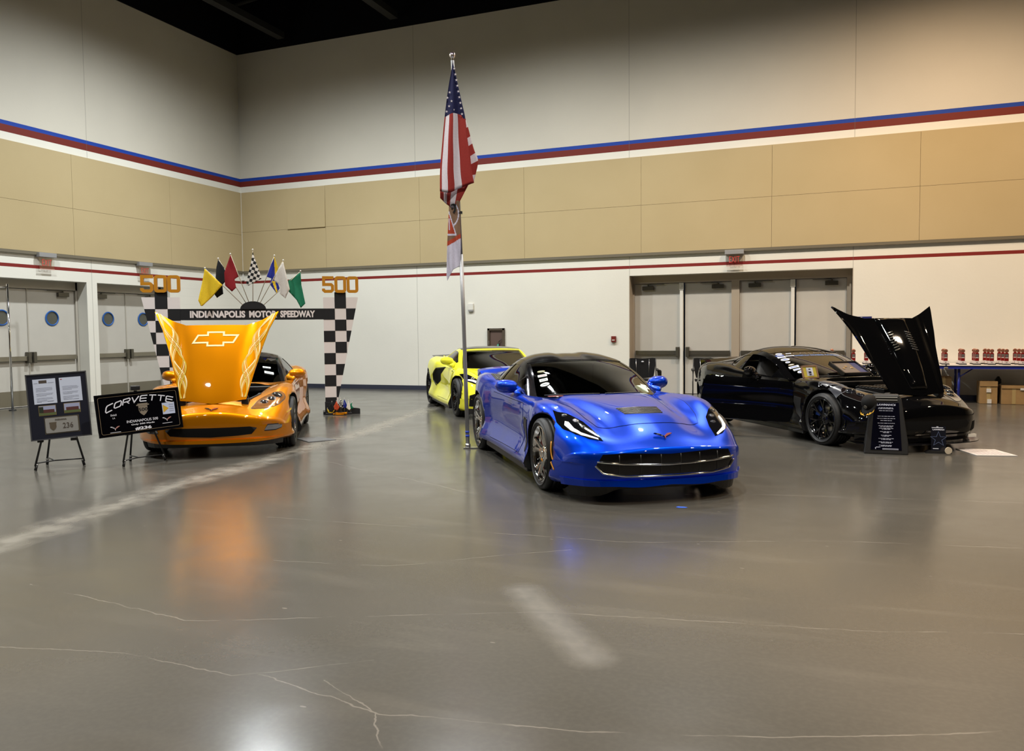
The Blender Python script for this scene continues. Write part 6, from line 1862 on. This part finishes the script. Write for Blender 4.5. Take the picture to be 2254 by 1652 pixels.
# cap hung over the stand
r = empty('baseball_cap', (.40, 10.15, .60), radians(-28), 'black cap with yellow flames on its brim, hung over the sign stand corner', 'cap')
Tc = Matrix.Rotation(radians(52), 4, 'X') @ Matrix.Rotation(radians(-10), 4, 'Y')
vs = []; fs = []; n = 20; m = 8
for i in range(m + 1):
    ph = pi / 2 * i / m
    for j in range(n):
        t = 2 * pi * j / n; vs.append((.085 * cos(t) * cos(ph) ** .8, .095 * sin(t) * cos(ph) ** .8, .095 * sin(ph)))
for i in range(m):
    for j in range(n): fs.append((i * n + j, i * n + (j + 1) % n, (i + 1) * n + (j + 1) % n, (i + 1) * n + j))
MB().add(vs, fs, 0, True, Tc).build('crown', fabric('black cap cotton', '#141414'), r)
vs = []; fs = []
for i in range(13):
    t = pi + pi * i / 12
    for rr in (0., .5, 1.): vs.append((.085 * cos(t) * (1 + .05 * rr), .09 * sin(t) - .085 * rr * (abs(sin(t)) ** .6), -.002 - .015 * rr * abs(cos(t))))
vs += [(x, y, z - .006) for x, y, z in vs]
for i in range(12):
    for k_ in range(2):
        a = i * 3 + k_; fs += [(a, a + 1, a + 4, a + 3), (a + 39, a + 42, a + 43, a + 40)]
    fs += [(i * 3 + 2, i * 3 + 41, i * 3 + 44, i * 3 + 5)]
b = MB().add(vs, fs, 0, True, Tc); b.build('brim', fabric('black brim', '#0d0d0d'), r)
b = MB()
for s in (1, -1):
    b.add([Tc @ Vector(p) for p in [(s * .012, -.178, -.001), (s * .03, -.15, .0025), (s * .045, -.165, .0), (s * .05, -.14, .0025), (s * .075, -.135, -.004), (s * .088, -.09, -.008), (s * .085, -.125, -.012), (s * .055, -.165, -.004)]], [tuple(range(8))], 0)
b.build('brim_flames', mat('flame yellow', '#d9a416', .6), r)
Tq = Tc @ Matrix.Translation((0, -.088, .04)) @ Matrix.Rotation(radians(-25), 4, 'X')
MB().tube((0, -.008, 0), (0, .004, 0), .028, n=20, M=Tq @ Matrix.Scale(.72, 4)).build('round_patch', mat('grey patch', '#5c5a52', .6), r)
# star sign
r = empty('star_sign', (1.155, 10.46, 0), radians(4), 'small dark sign with a pale blue star outline, under the black car nose', 'sign')
Ts = Matrix.Rotation(radians(-8), 4, 'X')
MB().box((-.078, 0, .03), (.078, .012, .315), M=Ts).build('panel', mat('dark star panel', '#14161f', .25, coat=.5), r)
MB().prism([(-.14, 0), (.14, 0), (.10, .03), (-.10, .03)], -.02, .10, 'XZ').build('stand', M_pl, r)
b = MB(); stroke(b, star(0, .165, .088, 0), .004, -.003, 0, closed=True); b.v = [tuple(Ts @ Vector(v)) for v in b.v]; b.build('star_outline', mat('pale blue line', '#5b6786', .4), r)
b = MB(); vs, fs = text_geo('LAWMAN', w=.12, h=.016, bold=.04, depth=.002); b.add([(x, y, z + .275) for x, y, z in vs], fs, 0, M=Ts); b.box((-.07, -.002, .294), (.05, 0, .301), 0, Ts); b.box((-.02, -.002, .304), (.0, 0, .312), 0, Ts); b.box((-.06, -.002, .05), (.0, 0, .058), 0, Ts)
b.build('printed_text', M_wl, r)
r = empty('challenge_coin', (1.25, 10.52, .012), radians(20), 'large pale coin leaning against the star sign foot', 'coin')
MB().tube((0, 0, .03), (0, -.008, .0355), .04, n=28).build('disc', mat('pale ivory', '#cfc3ad', .4), r); r.rotation_euler = (radians(40), 0, radians(20)); r.location = (1.235, 10.38, .028)
# placard lying on the floor
P4 = [(1.38, 10.88), (1.53, 10.38), (1.95, 10.48), (1.80, 10.94)]
r = empty('floor_placard', (1.665, 10.67, 0), 0, 'white placard with rows of print lying flat on the floor at the right', 'placard')
MB().prism([(x - 1.665, y - 10.67) for x, y in P4], .001, .009, 'XY').build('sheet', mat('white placard', '#c9c4c0', .35), r)
def Pq(s, t):
    a = Vector(P4[1]).lerp(Vector(P4[2]), s); c = Vector(P4[0]).lerp(Vector(P4[3]), s); v = a.lerp(c, t); return (v.x - 1.665, v.y - 10.67)
b = MB(); random.seed(5)
for t0, t1 in ((.12, .33), (.42, .60), (.70, .86)):
    s = .1
    while s < .88:
        w = .05 + random.random() * .04
        b.prism([Pq(s, t0), Pq(min(s + w, .92), t0), Pq(min(s + w, .92), t1), Pq(s, t1)], .009, .0095, 'XY', 0) if random.random() > .1 else None
        s += w + .03
b.build('print', mat('faded print', '#a79c9d', .6), r)
r = empty('blue_tape_scrap', (-1.15, 6.63, 0), radians(8), 'scrap of blue tape on the floor in front of the blue car', 'tape')
MB().prism([(-.045, -.01), (-.02, -.026), (.03, -.022), (.05, 0), (.02, .02), (-.03, .022)], .0005, .003, 'XY').build('tape', mat('blue painter tape', '#2f5fd0', .6), r)
r = empty('floor_cover', (-6.65, 9.26, 0), 0, 'grey treaded steel cover plate in the floor beside the orange car', 'floor cover')
MB().prism([(x + 6.65, y - 9.26) for x, y in [(-6.97, 9.26), (-6.56, 9.0), (-6.33, 9.31), (-6.75, 9.50)]], .001, .008, 'XY').build('plate', add_noise(mat('tread plate', '#74777a', .35, metal=.5), 60, .25, .1), r)

# ---- folding chairs by the back wall
M_nylon = fabric('black nylon', '#101012', .7)
def camp_chair(loc, rz, label):
    r = empty('camp_chair', loc, rz, label, 'chair', 'folding camp chairs')
    T_ = Matrix.Rotation(radians(-8), 4, 'X')
    b = MB(); n = 8
    vs = []; fs = []
    for i in range(n + 1):
        f = i / n; z = .46 + .40 * f; w = .27 - .05 * (1 - f) ** 2
        for j in range(9):
            g_ = j / 8; x = -w + 2 * w * g_; vs.append((x, .22 + .05 * f + .02 * (1 - (2 * g_ - 1) ** 2), z - .01 * cos(pi * (2 * g_ - 1)) + (.012 * (1 - abs(2 * g_ - 1) ** 6) if i == n else 0)))
    k_ = len(vs); vs += [(x, y + .02, z) for x, y, z in vs]
    for i in range(n):
        for j in range(8):
            a = i * 9 + j; fs += [(a, a + 1, a + 10, a + 9), (a + k_, a + 9 + k_, a + 10 + k_, a + 1 + k_)]
    b.add(vs, fs, 0, True); b.build('backrest', M_nylon, r)
    for s in (-.12, .12): MB().path([(s, .215, .50), (s * 1.1, .235, .66), (s * 1.15, .262, .855)], .004, 6).build('piping', M_alu, r)
    MB().sphere((0, .255, .80), (.028, .006, .014), 14, 8).build('logo_oval', M_wl, r)
    MB().box((-.25, -.22, .42), (.25, .24, .45)).build('seat', M_nylon, r, bevel=.012)
    for s in (-1, 1):
        MB().tube((s * .29, .25, .0), (s * .27, .27, .86), .011, n=8).build('rear_leg', M_plastic, r)
        MB().tube((s * .29, -.22, 0), (s * .29, -.22, .64), .011, n=8).build('front_leg', M_plastic, r)
        MB().tube((s * .29, -.22, .05), (s * .29, .25, .40), .008, n=8).build('side_brace', M_plastic, r)
        MB().box((s * .29 - .03, -.26, .63), (s * .29 + .03, .25, .66)).build('armrest', M_plastic, r, bevel=.008)
    MB().box((.31, -.24, .44), (.37, .02, .64)).build('side_pouch', M_nylon, r, bevel=.02)
camp_chair((-3.66, 16.5, 0), radians(14), 'black folding camp chair by the back doors, seen above the blue car')
camp_chair((-2.36, 16.6, 0), radians(10), 'black folding camp chair mostly hidden behind the black car tail')

# ---- prize table
M_tbl = mat('white table top', '#d9d2c8', .4); M_tb = mat('blue steel frame', '#1c2a86', .35, coat=.3)
def table(x0, x1, label):
    yc = 17.71; r = empty('folding_table', ((x0 + x1) / 2, yc, 0), 0, label, 'table', 'folding tables'); w = (x1 - x0) / 2
    MB().box((-w, -.38, .722), (w, .38, .745)).build('table_top', M_tbl, r, bevel=.004)
    MB().box((-w + .02, -.365, .665), (w - .02, -.345, .722)).box((-w + .02, .345, .665), (w - .02, .365, .722)).build('apron', M_tb, r)
    for s in (-1, 1):
        xl = s * (w - .22)
        for y in (-.24, .24):
            MB().tube((xl, y, 0), (xl, y, .665), .024, n=12).build('leg', M_tb, r)
            MB().tube((xl, y, 0), (xl, y, .12), .028, n=12).build('leg_cap', mat('bright blue sleeve', '#2b4fd0', .25, coat=1.), r)
        MB().tube((xl, -.24, .50), (xl - s * .24, -.24, .672), .012, n=8).build('brace', M_tb, r)
        MB().tube((xl, -.24, .22), (xl, .24, .22), .012, n=8).build('cross_bar', M_tb, r)
table(-.42, 2.00, 'white-topped folding table with blue legs, hidden mostly behind the black car'); table(2.03, 4.47, 'white-topped folding table with blue legs at the right edge, boxes beneath')
M_trred = mat('red trophy column', '#7a120e', .3, coat=.6); M_plq = mat('grey plaque', '#7e7a78', .3, metal=.5); M_cop = mat('copper medal', '#b07a62', .3, metal=.7); M_mar = mat('white marble', '#d6cdcb', .3)
def make_trophy():
    r = empty('trophy', (0, 0, .745), 0, 'x', 'trophy', 'red trophies on the prize tables')
    MB().box((-.065, -.04, 0), (.065, .04, .018)).build('plinth', M_black, r, bevel=.003)
    MB().box((-.055, -.03, .018), (.055, .03, .068)).build('base', M_mar, r, bevel=.003)
    b = MB(); vs, fs = text_geo('VC', w=.032, h=.018, bold=.02, depth=.001, shear=.3); b.add([(x, y - .031, z + .044) for x, y, z in vs], fs); 
    b.build('base_mark', M_ink2, r)
    MB().prism([(-.034, .068), (.034, .068), (.034, .205), (.02, .228), (-.02, .228), (-.034, .205)], -.018, .018, 'XZ').build('column', M_trred, r, bevel=.003)
    MB().box((-.026, -.021, .145), (.026, -.018, .20)).build('plaque', M_plq, r)
    MB().box((-.026, -.021, .125), (.026, -.018, .138)).build('name_plate', M_mar, r)
    MB().lathe([(.001, -.006), (.030, -.007), (.036, -.004), (.036, .008), (.001, .008)], 28, 'Y', M=Matrix.Translation((0, 0, .262))).build('medal', M_cop, r)
    return r
# trophies in short files of three, front to back
files = [(-.24, 'behind the black car windscreen, file furthest left'), (-.02, 'behind the black car windscreen, second file'), (.385, 'between black car roof and raised hood'), (.62, 'just left of the raised black hood'),
         (2.01, 'touching the right edge of the raised black hood'), (2.30, 'first clear file right of the raised black hood'), (2.535, 'second clear file right of the raised black hood'), (2.78, 'third clear file right of the raised black hood'), (3.02, 'last full file before the right picture edge'), (3.28, 'file at the right picture edge')]
proto = make_trophy(); first = True
for x, where in files:
    for k_, (y, row) in enumerate([(17.40, 'front'), (17.58, 'middle'), (17.76, 'rear')]):
        if first: o = proto; first = False
        else:
            o = proto.copy(); COL.objects.link(o)
            for ch in proto.children:
                c = ch.copy(); COL.objects.link(c); c.parent = o
        o.location = (x - (.03 if x > 2.7 else 0) * k_, y, .745); o['label'] = '%s red trophy, %s' % (row, where)
# cartons under the table
M_card = add_noise(mat('brown cardboard', '#8d6f45', .8), 6, .12); M_tape = mat('packing tape', '#a08a5c', .35); M_lab = mat('white label', '#c6c2bd', .5)
def carton(x0, x1, y0, y1, h, label, labels=(), flap=None, rz=0.):
    r = empty('cardboard_box', ((x0 + x1) / 2, (y0 + y1) / 2, 0), rz, label, 'box', 'cardboard boxes under the table'); w = (x1 - x0) / 2; d = (y1 - y0) / 2
    MB().box((-w, -d, 0), (w, d, h)).build('carton', M_card, r, bevel=.006)
    if flap:
        MB().box((-w, -d - .012, h - flap), (w, -d, h)).build('front_flap', M_card, r)
        MB().box((-w, -d, h), (w, -d + .05, h + .004)).build('top_flap', M_card, r)
    for (a, c, e, g_) in labels: MB().box((a, -d - .015, e), (c, -d - .0005, g_)).build('shipping_label', M_lab, r)
    MB().box((-.03, -d - .002, .01), (.03, -d, h - .02)).build('tape_strip', M_tape, r)
carton(2.60, 2.895, 17.45, 17.80, .425, 'tall brown cardboard box with two white labels under the right table', [(-.035, .04, .22, .29), (-.02, .05, .01, .09)], .09)
carton(2.955, 3.36, 17.42, 17.80, .35, 'wide brown cardboard box under the table at the right picture edge', [(.10, .19, .27, .31)], .05)
carton(1.88, 2.15, 17.62, 17.95, .50, 'brown cardboard box under the table, half hidden by the raised black hood', [], .0)
r = empty('black_bag', (2.93, 17.86, 0), 0, 'crumpled black bag standing between the two cardboard boxes', 'bag')
vs = []; fs = []; n = 14; m = 8
for i in range(m + 1):
    f = i / m
    for j in range(n):
        t = 2 * pi * j / n; rr = (1 - .45 * f + .12 * noise.noise(Vector((cos(t) * 2, sin(t) * 2, f * 4)))) * (1 if i < m else .3); vs.append((.10 * rr * cos(t) + .05 * f, .06 + .10 * rr * sin(t), .50 * f))
vs = [(max(-.03, min(.02 + .12 * (z > .37), x)), y, z) for x, y, z in vs]
for i in range(m):
    for j in range(n): fs.append((i * n + j, i * n + (j + 1) % n, (i + 1) * n + (j + 1) % n, (i + 1) * n + j))
fs += [tuple(reversed(range(n))), tuple(range(m * n, m * n + n))]
MB().add(vs, fs, 0, True).build('sack', mat('black bag plastic', '#0b0b0b', .4), r)
r = empty('blue_wall_poster', (.585, YB, 1.62), 0, 'dark blue poster on the back wall, just showing over the raised black hood', 'poster')
MB().box((-.15, -.012, -.12), (.15, -.001, .075)).build('sheet', mat('poster blue', '#242a66', .4), r)
MB().box((-.10, -.014, .055), (-.03, -.012, .062)).build('white_line', M_wl, r)

# ---- things standing on the black car's dash edge
kx, ky, kh = BLACK['pose']; KT = Matrix.Translation((kx, ky, 0)) @ Matrix.Rotation(radians(kh), 4, 'Z')
def on_black(name, x, y, z, yaw, label, cat):
    p = KT @ Vector((x, y, z)); return empty(name, tuple(p), radians(kh) + yaw, label, cat)
r = on_black('certificate_frame', .70, -.60, .795, pi / 2 + radians(8), 'yellow certificate in a wooden frame, leaning on the black car windscreen', 'picture frame')
Tf = Matrix.Rotation(radians(-18), 4, 'X')
M_wood = mat('brown wood frame', '#8a6c58', .4)
b = MB()
for q in (((-.135, -.01, 0), (-.115, .008, .18)), ((.115, -.01, 0), (.135, .008, .18)), ((-.135, -.01, 0), (.135, .008, .018)), ((-.135, -.01, .162), (.135, .008, .18))): b.box(*q, 0, Tf)
b.build('frame', M_wood, r)
MB().box((-.118, -.003, .014), (.118, .004, .166), M=Tf).build('mat_board', mat('yellow mat', '#b7a83c', .5), r)
MB().box((-.055, -.005, .035), (.055, -.002, .15), M=Tf).build('certificate', M_paper, r)
b = MB(); b.box((-.018, -.006, .12), (.018, -.004, .135), 0, Tf); b.box((-.022, -.006, .07), (.022, -.004, .10), 0, Tf); b.box((-.018, -.006, .045), (.018, -.004, .062), 0, Tf); b.build('print', mat('navy print', '#1c2348', .5), r)
r = on_black('display_case', .66, .02, .815, pi / 2, 'black shadow box with three gold medals, lying on the black car cowl', 'display case')
Tf = Matrix.Translation((0, -.17, .0)) @ Matrix.Rotation(radians(24), 4, 'X')
b = MB(); w, d, h = .21, .36, .055
for q in (((-w, 0, 0), (-w + .018, d, h)), ((w - .018, 0, 0), (w, d, h)), ((-w, 0, 0), (w, .018, h)), ((-w, d - .018, 0), (w, d, h)), ((-w, 0, 0), (w, d, .008))): b.box(*q, 0, Tf)
b.build('case', M_blackgl, r)
MB().box((-w + .018, .018, .01), (w - .018, d - .018, .034), M=Tf).build('felt', mat('brown felt', '#5e5247', .8), r)
MB().box((.09, .02, .034), (w - .02, d - .02, .036), M=Tf).build('blue_ribbon', mat('navy ribbon', '#1d2450', .5), r)
for x, y in ((-.10, .17), (-.04, .22), (.03, .18)): MB().tube(Tf @ Vector((x, y, .034)), Tf @ Vector((x, y, .042)), .018, n=14).build('medal', mat('medal gold', '#c9ab7a', .25, metal=.8), r)
